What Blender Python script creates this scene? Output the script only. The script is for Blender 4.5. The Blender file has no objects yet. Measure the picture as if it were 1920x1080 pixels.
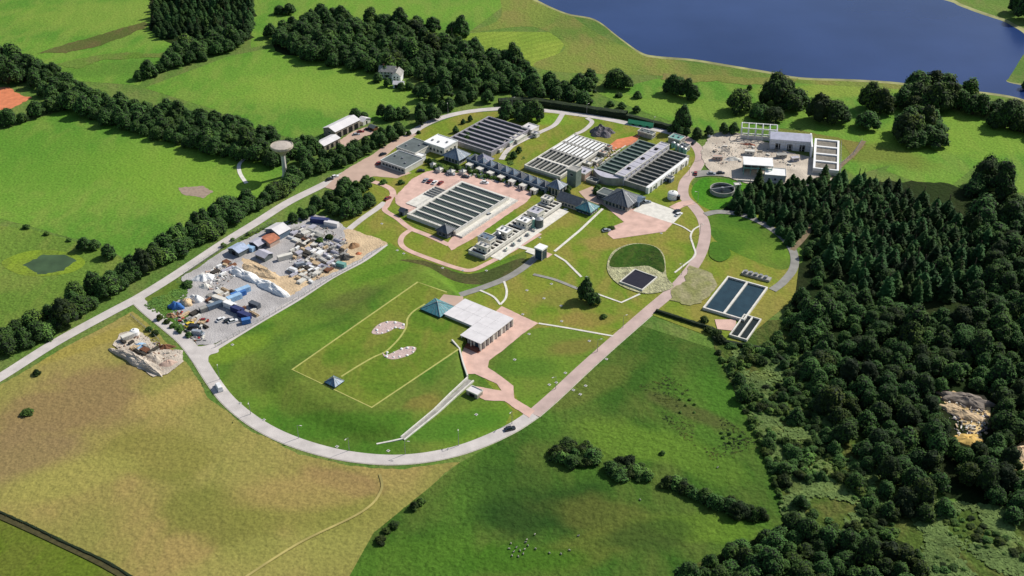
import bpy, math, random
import numpy as np
from mathutils import Vector
from mathutils.geometry import tessellate_polygon
rnd = random.Random(11)
SC = bpy.context.scene
COL = SC.collection
# ------------------------------------------------------------------ camera
H, F, PITCH = 270.0, 2150.0, math.radians(32.6)
cam = bpy.data.objects.new('camera', bpy.data.cameras.new('camera'))
COL.objects.link(cam); SC.camera = cam
cam.location = (0, 0, H); cam.rotation_euler = (math.pi/2 - PITCH, 0, 0)
cam.data.sensor_width = 36; cam.data.lens = 36*F/1920
cam.data.clip_start = 1; cam.data.clip_end = 20000
cp, sp = math.cos(PITCH), math.sin(PITCH)
def P(px, py, z=0.0):
    """ground point (at height z) of a spot measured on the photograph"""
    a, b = px-960, 540-py
    r = (a, cp*F+b*sp, -sp*F+b*cp)
    t = (z-H)/r[2]
    return Vector((r[0]*t, r[1]*t, z))
def pxm(y_world):       # photo pixels per metre at that ground distance
    return F/(y_world*cp+H*sp)
# ------------------------------------------------------------------ light
SUNAZ, SUNEL = math.atan2(1, .62), math.radians(41)     # azimuth from +Y towards +X
W = bpy.data.worlds.new('World'); SC.world = W; W.use_nodes = True
nt = W.node_tree; bg = nt.nodes['Background']
sky = nt.nodes.new('ShaderNodeTexSky'); sky.sky_type = 'NISHITA'; sky.sun_disc = False
sky.sun_elevation = SUNEL; sky.sun_rotation = SUNAZ
nt.links.new(sky.outputs[0], bg.inputs[0]); bg.inputs[1].default_value = .1
sun = bpy.data.objects.new('sun', bpy.data.lights.new('sun', 'SUN')); COL.objects.link(sun)
sun.data.energy = 5.0; sun.data.angle = math.radians(.5); sun.data.color = (1, .95, .86)
sd = Vector((math.sin(SUNAZ)*math.cos(SUNEL), math.cos(SUNAZ)*math.cos(SUNEL), math.sin(SUNEL)))
sun.rotation_euler = sd.to_track_quat('Z', 'Y').to_euler()
sun.location = (0, 0, 500)
SC.view_settings.view_transform = 'Standard'; SC.view_settings.look = 'None'; SC.view_settings.exposure = 0
# ------------------------------------------------------------------ materials
def lin(c):
    return tuple(((v/255)/12.92 if v <= 10 else ((v/255+.055)/1.055)**2.4) for v in c)
MATS = {}
def mat(name, col, rough=.85, var=.12, scale=.6, bump=0., spec=.3, metal=0., detail=4, bscale=None):
    if name in MATS: return MATS[name]
    m = bpy.data.materials.new(name); m.use_nodes = True; n = m.node_tree.nodes; l = m.node_tree.links
    b = n['Principled BSDF']; b.inputs['Roughness'].default_value = rough
    b.inputs['Specular IOR Level'].default_value = spec; b.inputs['Metallic'].default_value = metal
    c = lin(col)
    tc = n.new('ShaderNodeTexCoord'); no = n.new('ShaderNodeTexNoise')
    no.inputs['Scale'].default_value = scale; no.inputs['Detail'].default_value = detail
    l.new(tc.outputs['Object'], no.inputs['Vector'])
    r = n.new('ShaderNodeValToRGB'); r.color_ramp.elements[0].position = .3; r.color_ramp.elements[1].position = .7
    r.color_ramp.elements[0].color = tuple(v*(1-var) for v in c)+(1,)
    r.color_ramp.elements[1].color = tuple(min(.95, v*(1+var)) for v in c)+(1,)
    l.new(no.outputs[0], r.inputs[0]); l.new(r.outputs[0], b.inputs['Base Color'])
    if bump:
        bp = n.new('ShaderNodeBump'); bp.inputs['Strength'].default_value = bump; bp.inputs['Distance'].default_value = 1
        if bscale:
            n2 = n.new('ShaderNodeTexNoise'); n2.inputs['Scale'].default_value = bscale; n2.inputs['Detail'].default_value = 5
            l.new(tc.outputs['Object'], n2.inputs['Vector']); l.new(n2.outputs[0], bp.inputs['Height'])
        else: l.new(no.outputs[0], bp.inputs['Height'])
        l.new(bp.outputs[0], b.inputs['Normal'])
    MATS[name] = m; return m
def grass(name, cols, s1=.012, s2=.09, s3=.9, bump=.5, stripes=0., az=0., mixs=(.55, .35), spots=()):
    """three tones: broad patches, middling blotches, fine tufts"""
    m = bpy.data.materials.new(name); m.use_nodes = True; n = m.node_tree.nodes; l = m.node_tree.links
    b = n['Principled BSDF']; b.inputs['Roughness'].default_value = .95; b.inputs['Specular IOR Level'].default_value = .1
    tc = n.new('ShaderNodeTexCoord')
    mp = n.new('ShaderNodeMapping'); mp.inputs['Rotation'].default_value = (0, 0, az); mp.inputs['Scale'].default_value = (1, .45, 1)
    l.new(tc.outputs['Object'], mp.inputs[0])
    def noise(s, src, det=5, dist=0):
        q = n.new('ShaderNodeTexNoise'); q.inputs['Scale'].default_value = s; q.inputs['Detail'].default_value = det
        q.inputs['Distortion'].default_value = dist; l.new(src, q.inputs['Vector']); return q
    n1 = noise(s1, tc.outputs['Object'], 4, .6); n2 = noise(s2, mp.outputs[0], 6, .4); n3 = noise(s3, tc.outputs['Object'], 6)
    def ramp(src, a, b_, lo, hi):
        r = n.new('ShaderNodeValToRGB'); r.color_ramp.elements[0].position = lo; r.color_ramp.elements[1].position = hi
        r.color_ramp.elements[0].color = a; r.color_ramp.elements[1].color = b_; l.new(src, r.inputs[0]); return r
    c = [lin(x)+(1,) for x in cols]
    r1 = ramp(n1.outputs[0], c[0], c[1], .42, .58)
    m1 = n.new('ShaderNodeMixRGB'); m1.blend_type = 'MIX'
    r2 = ramp(n2.outputs[0], (0, 0, 0, 1), (1, 1, 1, 1), .44, .62)
    sc = n.new('ShaderNodeMath'); sc.operation = 'MULTIPLY'; sc.inputs[1].default_value = mixs[0]
    l.new(r2.outputs[0], sc.inputs[0]); l.new(sc.outputs[0], m1.inputs[0]); l.new(r1.outputs[0], m1.inputs[1]); m1.inputs[2].default_value = c[2]
    m2 = n.new('ShaderNodeMixRGB'); m2.blend_type = 'MULTIPLY'; m2.inputs[0].default_value = 1
    k = mixs[1]; r3 = ramp(n3.outputs[0], (1-k, 1-k, 1-k, 1), (1+k*.6, 1+k*.6, 1+k*.5, 1), .3, .7)
    l.new(m1.outputs[0], m2.inputs[1]); l.new(r3.outputs[0], m2.inputs[2]); out = m2
    if stripes:
        w = n.new('ShaderNodeTexWave'); w.inputs['Scale'].default_value = .05; w.inputs['Distortion'].default_value = 3; w.inputs['Detail'].default_value = 3
        mw = n.new('ShaderNodeMapping'); mw.inputs['Rotation'].default_value = (0, 0, az); l.new(tc.outputs['Object'], mw.inputs[0]); l.new(mw.outputs[0], w.inputs[0])
        rw = ramp(w.outputs[0], (1-stripes,)*3+(1,), (1+stripes,)*3+(1,), .3, .7)
        m3 = n.new('ShaderNodeMixRGB'); m3.blend_type = 'MULTIPLY'; m3.inputs[0].default_value = 1
        l.new(m2.outputs[0], m3.inputs[1]); l.new(rw.outputs[0], m3.inputs[2]); out = m3
    for px, py, rx, ry, rot, colr, strength in spots:      # soft edged patches of other growth or soil
        c0 = P(px, py); ma = n.new('ShaderNodeMapping'); ma.vector_type = 'TEXTURE'; ma.inputs['Location'].default_value = (c0.x, c0.y, 0)
        ma.inputs['Rotation'].default_value = (0, 0, math.radians(rot)); ma.inputs['Scale'].default_value = (rx, ry, 1); l.new(tc.outputs['Object'], ma.inputs[0])
        sx = n.new('ShaderNodeSeparateXYZ'); l.new(ma.outputs[0], sx.inputs[0]); cx = n.new('ShaderNodeCombineXYZ'); l.new(sx.outputs[0], cx.inputs[0]); l.new(sx.outputs[1], cx.inputs[1])
        ln = n.new('ShaderNodeVectorMath'); ln.operation = 'LENGTH'; l.new(cx.outputs[0], ln.inputs[0])
        nz = noise(.05, tc.outputs['Object'], 7, .5); ad = n.new('ShaderNodeMath'); ad.operation = 'MULTIPLY_ADD'; ad.inputs[1].default_value = 1.3; l.new(nz.outputs[0], ad.inputs[0]); l.new(ln.outputs['Value'], ad.inputs[2])
        mr = n.new('ShaderNodeMapRange'); mr.interpolation_type = 'SMOOTHSTEP'; mr.inputs[1].default_value = 1.15; mr.inputs[2].default_value = 1.85; mr.inputs[3].default_value = strength; mr.inputs[4].default_value = 0; l.new(ad.outputs[0], mr.inputs[0])
        ms = n.new('ShaderNodeMixRGB'); l.new(mr.outputs[0], ms.inputs[0]); l.new(out.outputs[0], ms.inputs[1])
        tone = n.new('ShaderNodeMixRGB'); tone.blend_type = 'MULTIPLY'; tone.inputs[0].default_value = 1; tone.inputs[1].default_value = lin(colr)+(1,); l.new(r3.outputs[0], tone.inputs[2]); l.new(tone.outputs[0], ms.inputs[2]); out = ms
    l.new(out.outputs[0], b.inputs['Base Color'])
    bp = n.new('ShaderNodeBump'); bp.inputs['Strength'].default_value = bump; bp.inputs['Distance'].default_value = 1.0
    n4 = noise(.35, tc.outputs['Object'], 8); l.new(n4.outputs[0], bp.inputs['Height']); l.new(bp.outputs[0], b.inputs['Normal'])
    return m
def foliage(name, dark, light, seed=0):
    m = bpy.data.materials.new(name); m.use_nodes = True; n = m.node_tree.nodes; l = m.node_tree.links
    b = n['Principled BSDF']; b.inputs['Roughness'].default_value = .8; b.inputs['Specular IOR Level'].default_value = .15
    g = n.new('ShaderNodeNewGeometry'); oi = n.new('ShaderNodeObjectInfo'); tc = n.new('ShaderNodeTexCoord')
    a = n.new('ShaderNodeTexNoise'); a.inputs['Scale'].default_value = .07; a.inputs['Detail'].default_value = 2; l.new(g.outputs['Position'], a.inputs['Vector'])
    c = n.new('ShaderNodeTexNoise'); c.inputs['Scale'].default_value = .55; c.inputs['Detail'].default_value = 4; l.new(g.outputs['Position'], c.inputs['Vector'])
    mx = n.new('ShaderNodeMath'); mx.operation = 'MULTIPLY_ADD'; mx.inputs[1].default_value = .5
    l.new(oi.outputs['Random'], mx.inputs[0]); l.new(a.outputs[0], mx.inputs[2])
    md = n.new('ShaderNodeMath'); md.operation = 'MULTIPLY_ADD'; md.inputs[1].default_value = .9; l.new(c.outputs[0], md.inputs[0])
    sb = n.new('ShaderNodeMath'); sb.operation = 'SUBTRACT'; sb.inputs[1].default_value = .66
    l.new(mx.outputs[0], sb.inputs[0]); l.new(sb.outputs[0], md.inputs[2])
    r = n.new('ShaderNodeValToRGB'); r.color_ramp.elements[0].position = .2; r.color_ramp.elements[1].position = .85
    r.color_ramp.elements[0].color = lin(dark)+(1,); r.color_ramp.elements[1].color = lin(light)+(1,)
    l.new(md.outputs[0], r.inputs[0])
    # hue drifts from tree to tree: olive, plain green, blue green
    hn = n.new('ShaderNodeTexNoise'); hn.inputs['Scale'].default_value = .11; hn.inputs['Detail'].default_value = 1; l.new(g.outputs['Position'], hn.inputs['Vector'])
    hm = n.new('ShaderNodeMath'); hm.operation = 'MULTIPLY_ADD'; hm.inputs[1].default_value = .6; l.new(oi.outputs['Random'], hm.inputs[0]); l.new(hn.outputs[0], hm.inputs[2])
    hr = n.new('ShaderNodeValToRGB'); e = hr.color_ramp.elements; e[0].position = .4; e[0].color = (1.35, 1.05, .75, 1); e[1].position = 1.; e[1].color = (.75, .98, 1.05, 1); k = e.new(.68); k.color = (.95, 1, .85, 1)
    l.new(hm.outputs[0], hr.inputs[0]); mh = n.new('ShaderNodeMixRGB'); mh.blend_type = 'MULTIPLY'; mh.inputs[0].default_value = 1
    l.new(r.outputs[0], mh.inputs[1]); l.new(hr.outputs[0], mh.inputs[2]); l.new(mh.outputs[0], b.inputs['Base Color'])
    MATS[name] = m; return m
FOL = foliage('foliage_dark', (22, 37, 17), (86, 112, 50))
FOL2 = foliage('foliage_mid', (32, 50, 22), (110, 134, 58))
CON = foliage('foliage_conifer', (20, 38, 19), (66, 96, 46))
FOLD = foliage('foliage_cloud_shade', (20, 36, 17), (78, 104, 46))  # darker greens for the right woods: cloud shade put into the leaf colour
BARK = mat('bark', (84, 70, 56))
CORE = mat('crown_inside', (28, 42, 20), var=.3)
G_pasture = grass('pasture', [(88, 132, 46), (106, 144, 52), (124, 144, 64)], stripes=.015, az=.5, spots=[(620, 170, 60, 35, 0, (128, 156, 60), .6), (200, 30, 70, 40, 0, (128, 150, 62), .6), (330, 330, 60, 30, -30, (118, 152, 52), .6), (60, 300, 60, 40, 0, (92, 136, 44), .6), (200, 130, 60, 14, 10, (84, 120, 44), .6), (1800, 260, 60, 30, 0, (124, 154, 54), .6), (1300, 200, 70, 16, -10, (126, 150, 60), .6), (1560, 170, 60, 10, 0, (136, 148, 62), .6), (1640, 290, 34, 14, -20, (110, 116, 50), .7)])
G_base = grass('base_grass', [(86, 116, 50), (100, 128, 54), (118, 124, 70)], bump=.8)
G_rough = grass('lakeside_rough', [(98, 122, 52), (120, 134, 60), (134, 122, 72)], s2=.05, bump=.9)
G_hay = grass('hayfield', [(122, 146, 54), (134, 152, 60), (112, 138, 50)], stripes=.06, az=1)
G_lawn = grass('lawn', [(72, 110, 34), (98, 130, 42), (112, 118, 54)], s1=.022, s2=.04, mixs=(.6, .25), spots=[(430, 655, 24, 8, 35, (112, 138, 42), .8), (560, 700, 22, 8, 35, (72, 98, 36), .6), (640, 800, 28, 8, 0, (66, 112, 30), .7), (850, 800, 22, 8, 20, (68, 116, 34), .7), (800, 760, 9, 5, 30, (124, 112, 58), .7), (1080, 650, 12, 6, 20, (122, 112, 58), .7), (660, 560, 18, 6, 35, (86, 94, 48), .6), (990, 690, 14, 8, 0, (74, 112, 36), .7), (720, 510, 16, 5, 30, (82, 122, 34), .7)])
G_site = grass('site_grass', [(104, 130, 40), (124, 134, 50), (142, 130, 66)], s1=.03, mixs=(.7, .25), spots=[(1140, 455, 16, 7, 0, (150, 130, 72), .75), (1060, 560, 16, 8, 0, (128, 124, 60), .7), (1100, 600, 14, 6, 0, (140, 120, 66), .6), (1060, 440, 12, 8, 35, (112, 138, 44), .7), (1010, 225, 22, 8, 0, (112, 150, 44), .8), (990, 420, 8, 8, 30, (104, 138, 40), .7), (1340, 430, 8, 6, 0, (144, 124, 70), .7), (1290, 440, 7, 10, 0, (134, 128, 60), .7), (1450, 590, 10, 14, 0, (136, 128, 66), .7), (960, 600, 9, 5, 0, (96, 92, 56), .7)])
G_dry = grass('dry_field', [(146, 138, 76), (152, 134, 80), (128, 130, 64)], s1=.013, s2=.03, mixs=(.7, .25), bump=.7, spots=[(140, 760, 34, 26, 35, (136, 114, 78), .85), (20, 860, 30, 18, 30, (136, 116, 80), .8), (290, 850, 26, 14, -20, (124, 122, 58), .7), (400, 970, 34, 14, -30, (112, 116, 52), .75), (600, 960, 30, 14, 0, (126, 126, 60), .7), (330, 740, 20, 9, 30, (164, 146, 86), .7), (120, 900, 26, 12, 20, (148, 144, 74), .7), (640, 900, 16, 6, -20, (142, 116, 78), .7), (560, 920, 22, 10, 0, (158, 136, 84), .6), (180, 640, 26, 5, 36, (150, 138, 66), .7), (500, 1050, 40, 12, 20, (144, 142, 74), .6)])
G_plough = grass('bare_patch', [(138, 120, 82), (150, 124, 88), (136, 124, 76)], s1=.03, s2=.1, mixs=(.6, .25))
G_low = grass('low_meadow', [(58, 92, 30), (76, 110, 38), (94, 106, 48)], s1=.013, s2=.06, mixs=(.6, .3), bump=1., spots=[(1020, 960, 26, 14, 10, (36, 66, 24), .85), (960, 900, 20, 12, 0, (54, 84, 30), .7), (1150, 970, 26, 10, -10, (92, 98, 44), .75), (1100, 1030, 34, 8, 20, (96, 104, 44), .7), (1200, 830, 26, 12, -20, (96, 126, 42), .8), (1330, 870, 18, 9, -40, (88, 118, 40), .7), (1320, 990, 24, 7, -10, (96, 126, 40), .7), (1220, 1000, 18, 8, 20, (52, 78, 30), .7), (1110, 720, 26, 8, 40, (98, 108, 48), .7), (1340, 740, 18, 14, -50, (70, 112, 34), .7), (800, 1040, 24, 12, 20, (76, 112, 34), .7), (960, 1050, 24, 8, 0, (62, 104, 26), .8), (1290, 770, 22, 5, -35, (82, 84, 46), .7)])  # meadow greens kept darker overall, cloud shade included in the base colour
G_scrub = grass('scrub_ground', [(58, 80, 30), (78, 98, 40), (98, 98, 52)], s2=.12, mixs=(.7, .45), bump=1.4)
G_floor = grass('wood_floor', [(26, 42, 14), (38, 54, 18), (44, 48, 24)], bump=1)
M_road = mat('asphalt_pale', (192, 185, 180), var=.14, scale=.2, detail=8, bump=.1, bscale=3)
M_roadp = mat('asphalt_pink', (184, 162, 154), var=.14, scale=.2, detail=8, bump=.1, bscale=3)
M_pink = mat('pink_paving', (204, 170, 156), var=.16, scale=.25, detail=8, bump=.1, bscale=4)
M_tanp = mat('tan_forecourt', (184, 158, 142), var=.12, scale=.15)
M_conc = mat('concrete', (212, 208, 198), var=.14, scale=.5, bump=.15, bscale=2)
M_concd = mat('concrete_weathered', (150, 148, 142), var=.25, scale=.5)
M_kerb = mat('kerb_stone', (196, 188, 172), var=.15)
M_gravel = mat('yard_gravel', (168, 164, 162), var=.2, scale=.12, bump=.4, bscale=1.5)
M_sand = mat('sand', (196, 172, 138), var=.2, scale=.15, bump=.5, bscale=1)
M_rubble = mat('rubble', (190, 178, 162), var=.28, scale=.12, bump=.5, bscale=1.6, detail=8)
M_track = mat('dirt_track', (120, 104, 80), var=.3, scale=.3)
M_grey = mat('grey_track', (138, 136, 130), var=.18, scale=.25)
M_orange = mat('terracotta_ground', (202, 122, 84), var=.18, scale=.3)
M_white = mat('white_panel', (228, 228, 226), var=.06, scale=.4)
M_off = mat('off_white', (208, 204, 194), var=.10, scale=.5)
M_pale = mat('pale_roof', (212, 208, 208), rough=.6, var=.08, scale=.3)
M_slate = mat('slate_roof', (82, 88, 96), rough=.6, var=.25, scale=.8)
M_slate2 = mat('blue_slate', (100, 116, 132), rough=.5, var=.2, scale=.8)
M_dkroof = mat('dark_flat_roof', (92, 100, 100), var=.18, scale=.3)
M_lilac = mat('lilac_grey_roof', (176, 174, 184), var=.12, scale=.6)
M_glass = mat('glass', (40, 56, 66), rough=.12, var=.2, spec=.8)
M_teal = mat('teal_glass_roof', (76, 134, 142), rough=.6, var=.25, scale=1.2, spec=.3)
M_tealg = mat('teal_paint', (112, 160, 150), rough=.5)
M_dkglass = mat('dark_blue_glass', (46, 66, 84), rough=.2, var=.2, spec=.6)
M_metal = mat('galvanised', (150, 152, 154), rough=.45, metal=.5)
M_dark = mat('dark_opening', (22, 24, 26), var=.2)
M_water = mat('tank_water', (30, 38, 36), rough=.3, var=.35, scale=.8, spec=.3)
M_waterg = mat('tank_water_green', (42, 60, 52), rough=.35, var=.25, scale=.8, spec=.3)
M_brown = mat('brown_steel', (116, 78, 56), var=.2)
M_stone = mat('stone_wall', (150, 142, 128), var=.25, scale=1)
M_brick = mat('brick_red', (140, 86, 70), var=.15)
M_rubber = mat('rubber', (24, 24, 24))
M_green = mat('green_sheeting', (64, 150, 110), var=.15)
# ------------------------------------------------------------------ object helpers
def tag(o, label=None, cat=None, group=None, kind=None):
    if label: o['label'] = label
    if cat: o['category'] = cat
    if group: o['group'] = group
    if kind: o['kind'] = kind
    return o
def thing(name, label, cat, loc, group=None, rz=0.):
    o = bpy.data.objects.new(name, None); COL.objects.link(o); o.location = loc; o.rotation_euler = (0, 0, rz)
    o.empty_display_size = 1
    return tag(o, label, cat, group)
class MB:
    def __init__(s): s.v = []; s.f = []; s.m = []
    def add(s, vs, fs, mi=0):
        k = len(s.v); s.v += [tuple(v) for v in vs]; s.f += [tuple(i+k for i in f) for f in fs]; s.m += [mi]*len(fs); return s
    def prism(s, poly, z0, z1, mi=0, top=None):
        n = len(poly); a = sum(poly[i][0]*poly[(i+1) % n][1]-poly[(i+1) % n][0]*poly[i][1] for i in range(n))
        if a < 0: poly = poly[::-1]
        vs = [(p[0], p[1], z0) for p in poly]+[(p[0], p[1], z1) for p in poly]
        s.add(vs, [(i, (i+1) % n, (i+1) % n+n, i+n) for i in range(n)], mi)
        s.add(vs, [tuple(range(n, 2*n))], mi if top is None else top); s.add(vs, [tuple(range(n))[::-1]], mi); return s
    def box(s, cx, cy, z0, lx, ly, lz, rz=0., mi=0):
        c, d = math.cos(rz), math.sin(rz)
        return s.prism([(cx+a*lx/2*c-b*ly/2*d, cy+a*lx/2*d+b*ly/2*c) for a, b in ((-1, -1), (1, -1), (1, 1), (-1, 1))], z0, z0+lz, mi)
    def cyl(s, cx, cy, z0, r0, z1, r1, n=16, mi=0):
        vs = [(cx+r*math.cos(6.2832*i/n), cy+r*math.sin(6.2832*i/n), z) for r, z in ((r0, z0), (r1, z1)) for i in range(n)]
        s.add(vs, [(i, (i+1) % n, (i+1) % n+n, i+n) for i in range(n)]+[tuple(range(n, 2*n)), tuple(range(n))[::-1]], mi); return s
    def lathe(s, prof, n=24, mi=0, cx=0, cy=0):
        vs = [(cx+r*math.cos(6.2832*i/n), cy+r*math.sin(6.2832*i/n), z) for r, z in prof for i in range(n)]
        fs = [(j*n+i, j*n+(i+1) % n, (j+1)*n+(i+1) % n, (j+1)*n+i) for j in range(len(prof)-1) for i in range(n)]
        s.add(vs, fs, mi); return s
    def bar(s, a, b, w=.15, mi=0):
        a, b = Vector(a), Vector(b); d = (b-a).normalized(); u = d.cross(Vector((0, 0, 1)))
        u = (Vector((1, 0, 0)) if u.length < .01 else u.normalized()); v = d.cross(u).normalized()
        vs = [p+u*i*w/2+v*j*w/2 for p in (a, b) for i, j in ((-1, -1), (1, -1), (1, 1), (-1, 1))]
        s.add(vs, [(0, 1, 2, 3), (7, 6, 5, 4), (0, 4, 5, 1), (1, 5, 6, 2), (2, 6, 7, 3), (3, 7, 4, 0)], mi); return s
    def build(s, name, mats, parent=None, smooth=False, local=False):
        if not isinstance(mats, (list, tuple)): mats = [mats]
        me = bpy.data.meshes.new(name)
        o = (0, 0, 0) if (parent is None or local) else world_loc(parent)
        me.from_pydata([(a-o[0], b-o[1], c-o[2]) for a, b, c in s.v], [], s.f)
        for m in mats: me.materials.append(m)
        if len(mats) > 1: me.polygons.foreach_set('material_index', s.m)
        if smooth: me.polygons.foreach_set('use_smooth', [True]*len(s.f))
        me.update(); ob = bpy.data.objects.new(name, me); COL.objects.link(ob)
        if parent is not None: ob.parent = parent
        return ob
def world_loc(o):
    l = Vector(o.location)
    while o.parent: o = o.parent; l += Vector(o.location)
    return l
def copy_tree(o, parent=None):
    c = o.copy(); COL.objects.link(c); c.parent = parent
    for ch in o.children: copy_tree(ch, c)
    return c
# ------------------------------------------------------------------ ground sheets
ZS = [0.02]
def nextz(): ZS[0] += .004; return ZS[0]
def smooth_line(pts, closed=False, k=6):
    out = []; n = len(pts)
    rng = range(n) if closed else range(n-1)
    for i in rng:
        g = (lambda j: pts[j % n]) if closed else (lambda j: pts[min(max(j, 0), n-1)])
        p0, p1, p2, p3 = g(i-1), g(i), g(i+1), g(i+2)
        for t in range(k):
            t /= k
            out.append(tuple(.5*(2*p1[a]+(p2[a]-p0[a])*t+(2*p0[a]-5*p1[a]+4*p2[a]-p3[a])*t*t+(3*p1[a]-p0[a]-3*p2[a]+p3[a])*t**3) for a in (0, 1)))
    if not closed: out.append(tuple(pts[-1]))
    return out
def jitter(poly, amp, step=4.):
    """ragged natural edge: slow wander plus small nicks"""
    from mathutils import noise as mn
    out = []; n = len(poly)
    for i in range(n):
        a, b = Vector(poly[i]), Vector(poly[(i+1) % n]); k = max(1, int((b-a).length/max(.8, step*.5)))
        for j in range(k):
            p = a.lerp(b, j/k); w = Vector((mn.noise((p.x*.06, p.y*.06, 1.)), mn.noise((p.x*.06, p.y*.06, 9.))))*amp*3.2
            v = Vector((mn.noise((p.x*.4, p.y*.4, 4.)), mn.noise((p.x*.4, p.y*.4, 7.))))*amp*1.2
            out.append((p.x+w.x+v.x+rnd.uniform(-.2, .2)*amp, p.y+w.y+v.y+rnd.uniform(-.2, .2)*amp))
    return out
def sheet(name, px, m, smooth=False, jit=0., z=None, kind='structure', world=False, h=0.):
    poly = [tuple(q) for q in px] if world else [tuple(P(x, y, h)[:2]) for x, y in px]
    if smooth: poly = smooth_line(poly, True, 5)
    if jit: poly = jitter(poly, jit, jit*3)
    z = nextz() if z is None else z
    mb = MB(); mb.add([(x, y, z+h) for x, y in poly], tessellate_polygon([[Vector((x, y, 0)) for x, y in poly]]))
    # normals up
    fs = []
    for f in mb.f:
        a, b, c = [Vector(mb.v[i]) for i in f]
        fs.append(f if (b-a).cross(c-a).z > 0 else f[::-1])
    mb.f = fs; o = mb.build(name, m)
    if kind: tag(o, kind=kind)
    return o
def offset(line, d):
    out = []
    for i in range(len(line)):
        a = Vector(line[max(i-1, 0)]); b = Vector(line[min(i+1, len(line)-1)]); t = (b-a)
        t = t.normalized() if t.length > 1e-6 else Vector((1, 0)); out.append((line[i][0]-t.y*d, line[i][1]+t.x*d))
    return out
def ribbon(name, px, w, m, kerb=False, h=0., smooth=True, kind='structure', world=False):
    line = [tuple(q) for q in px] if world else [tuple(P(x, y, h)[:2]) for x, y in px]
    if smooth: line = smooth_line(line)
    L, R = offset(line, w/2), offset(line, -w/2); z = nextz()+h; n = len(line)
    mb = MB(); mb.add([(x, y, z) for x, y in L]+[(x, y, z) for x, y in R], [(i+n, i+n+1, i+1, i) for i in range(n-1)])
    o = mb.build(name, m); tag(o, kind=kind)
    if kerb:
        k = MB()
        for sgn in (1, -1):
            A, B = offset(line, sgn*(w/2+.02)), offset(line, sgn*(w/2+.32)); zt = h+.12
            vs = [(x, y, h) for x, y in A]+[(x, y, zt) for x, y in A]+[(x, y, zt) for x, y in B]+[(x, y, h) for x, y in B]
            for i in range(n-1):
                q = [(i, i+1, n+i+1, n+i), (n+i, n+i+1, 2*n+i+1, 2*n+i), (2*n+i, 2*n+i+1, 3*n+i+1, 3*n+i)]
                k.add([vs[j] for f in q for j in f], [(0, 1, 2, 3), (4, 5, 6, 7), (8, 9, 10, 11)])
        tag(k.build('kerb', M_kerb), kind='structure')
    return o
E0 = 6000
sheet('ground', [(-E0, -500), (E0, -500), (E0, 9000), (-E0, 9000)], G_base, world=True, z=0)
sheet('pasture', [(-80, 430), (0, 410), (60, 425), (110, 440), (190, 460), (260, 500), (540, 350), (540, 300), (300, 230), (140, 200), (0, 245), (-80, 260)], G_pasture)
sheet('pasture', [(-80, 415), (60, 430), (190, 466), (260, 500), (0, 655), (-80, 700)], grass('damp_pasture', [(92, 122, 46), (108, 134, 54), (120, 130, 62)], bump=.8))
sheet('pasture', [(270, 165), (430, 105), (520, 88), (700, 130), (800, 175), (760, 215), (650, 240), (560, 262), (470, 240), (400, 205)], G_pasture)
sheet('pasture', [(-80, 90), (-80, -60), (290, -60), (300, 40), (335, 90), (260, 160), (120, 150), (60, 110)], G_pasture)
sheet('pasture', [(470, 90), (480, -40), (560, -40), (900, -60), (960, 0), (880, 60), (600, 40), (520, 80)], G_pasture)
sheet('meadow', [(830, 80), (880, 62), (1000, 60), (1060, 66), (1040, 110), (1000, 125), (930, 100)], G_hay, smooth=True)
sheet('lakeshore', [(880, 60), (940, 30), (930, -60), (1000, -60), (1060, 20), (1200, 98), (1440, 135), (1700, 160), (1700, 172), (1500, 165), (1300, 145), (1180, 140), (1050, 135), (1000, 120), (1060, 90), (1000, 50)], G_rough, smooth=True)
sheet('pasture', [(1120, 175), (1230, 148), (1380, 150), (1700, 168), (1700, 300), (1600, 330), (1500, 240), (1320, 245), (1220, 215)], G_pasture)
sheet('pasture', [(1660, 320), (1740, 240), (1760, 195), (1920, 250), (2000, 290), (2000, 370), (1900, 360), (1830, 310), (1770, 360), (1700, 335)], G_pasture)
sheet('lake_sand', [(990, -4), (1060, 27), (1115, 39), (1160, 72), (1200, 101), (1230, 109), (1300, 115), (1380, 128), (1440, 138), (1500, 149), (1600, 153), (1680, 158), (1750, 168), (1830, 175), (1895, 184), (1960, 200), (1960, 165), (1888, 152), (1898, 130), (1913, 105), (1930, 95), (1935, 64), (1902, 45), (1882, 35), (1842, 22), (1802, 7), (1770, -5), (1600, -44), (1400, -130), (1000, -220), (900, -100), (940, -34)], mat('shore_sand', (142, 142, 92), var=.35, scale=.1), smooth=True)
lake_m = bpy.data.materials.new('lake_water'); lake_m.use_nodes = True
n_, l_ = lake_m.node_tree.nodes, lake_m.node_tree.links; b_ = n_['Principled BSDF']
b_.inputs['Roughness'].default_value = .22; b_.inputs['IOR'].default_value = 1.33
tc_ = n_.new('ShaderNodeTexCoord'); no_ = n_.new('ShaderNodeTexNoise'); no_.inputs['Scale'].default_value = .011; no_.inputs['Detail'].default_value = 5
l_.new(tc_.outputs['Object'], no_.inputs['Vector']); cr_ = n_.new('ShaderNodeValToRGB')
cr_.color_ramp.elements[0].position = .3; cr_.color_ramp.elements[1].position = .7
cr_.color_ramp.elements[0].color = lin((26, 48, 92))+(1,); cr_.color_ramp.elements[1].color = lin((42, 64, 112))+(1,)
l_.new(no_.outputs[0], cr_.inputs[0]); l_.new(cr_.outputs[0], b_.inputs['Base Color'])
n2_ = n_.new('ShaderNodeTexNoise'); n2_.inputs['Scale'].default_value = .5; n2_.inputs['Detail'].default_value = 6; l_.new(tc_.outputs['Object'], n2_.inputs['Vector'])
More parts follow.
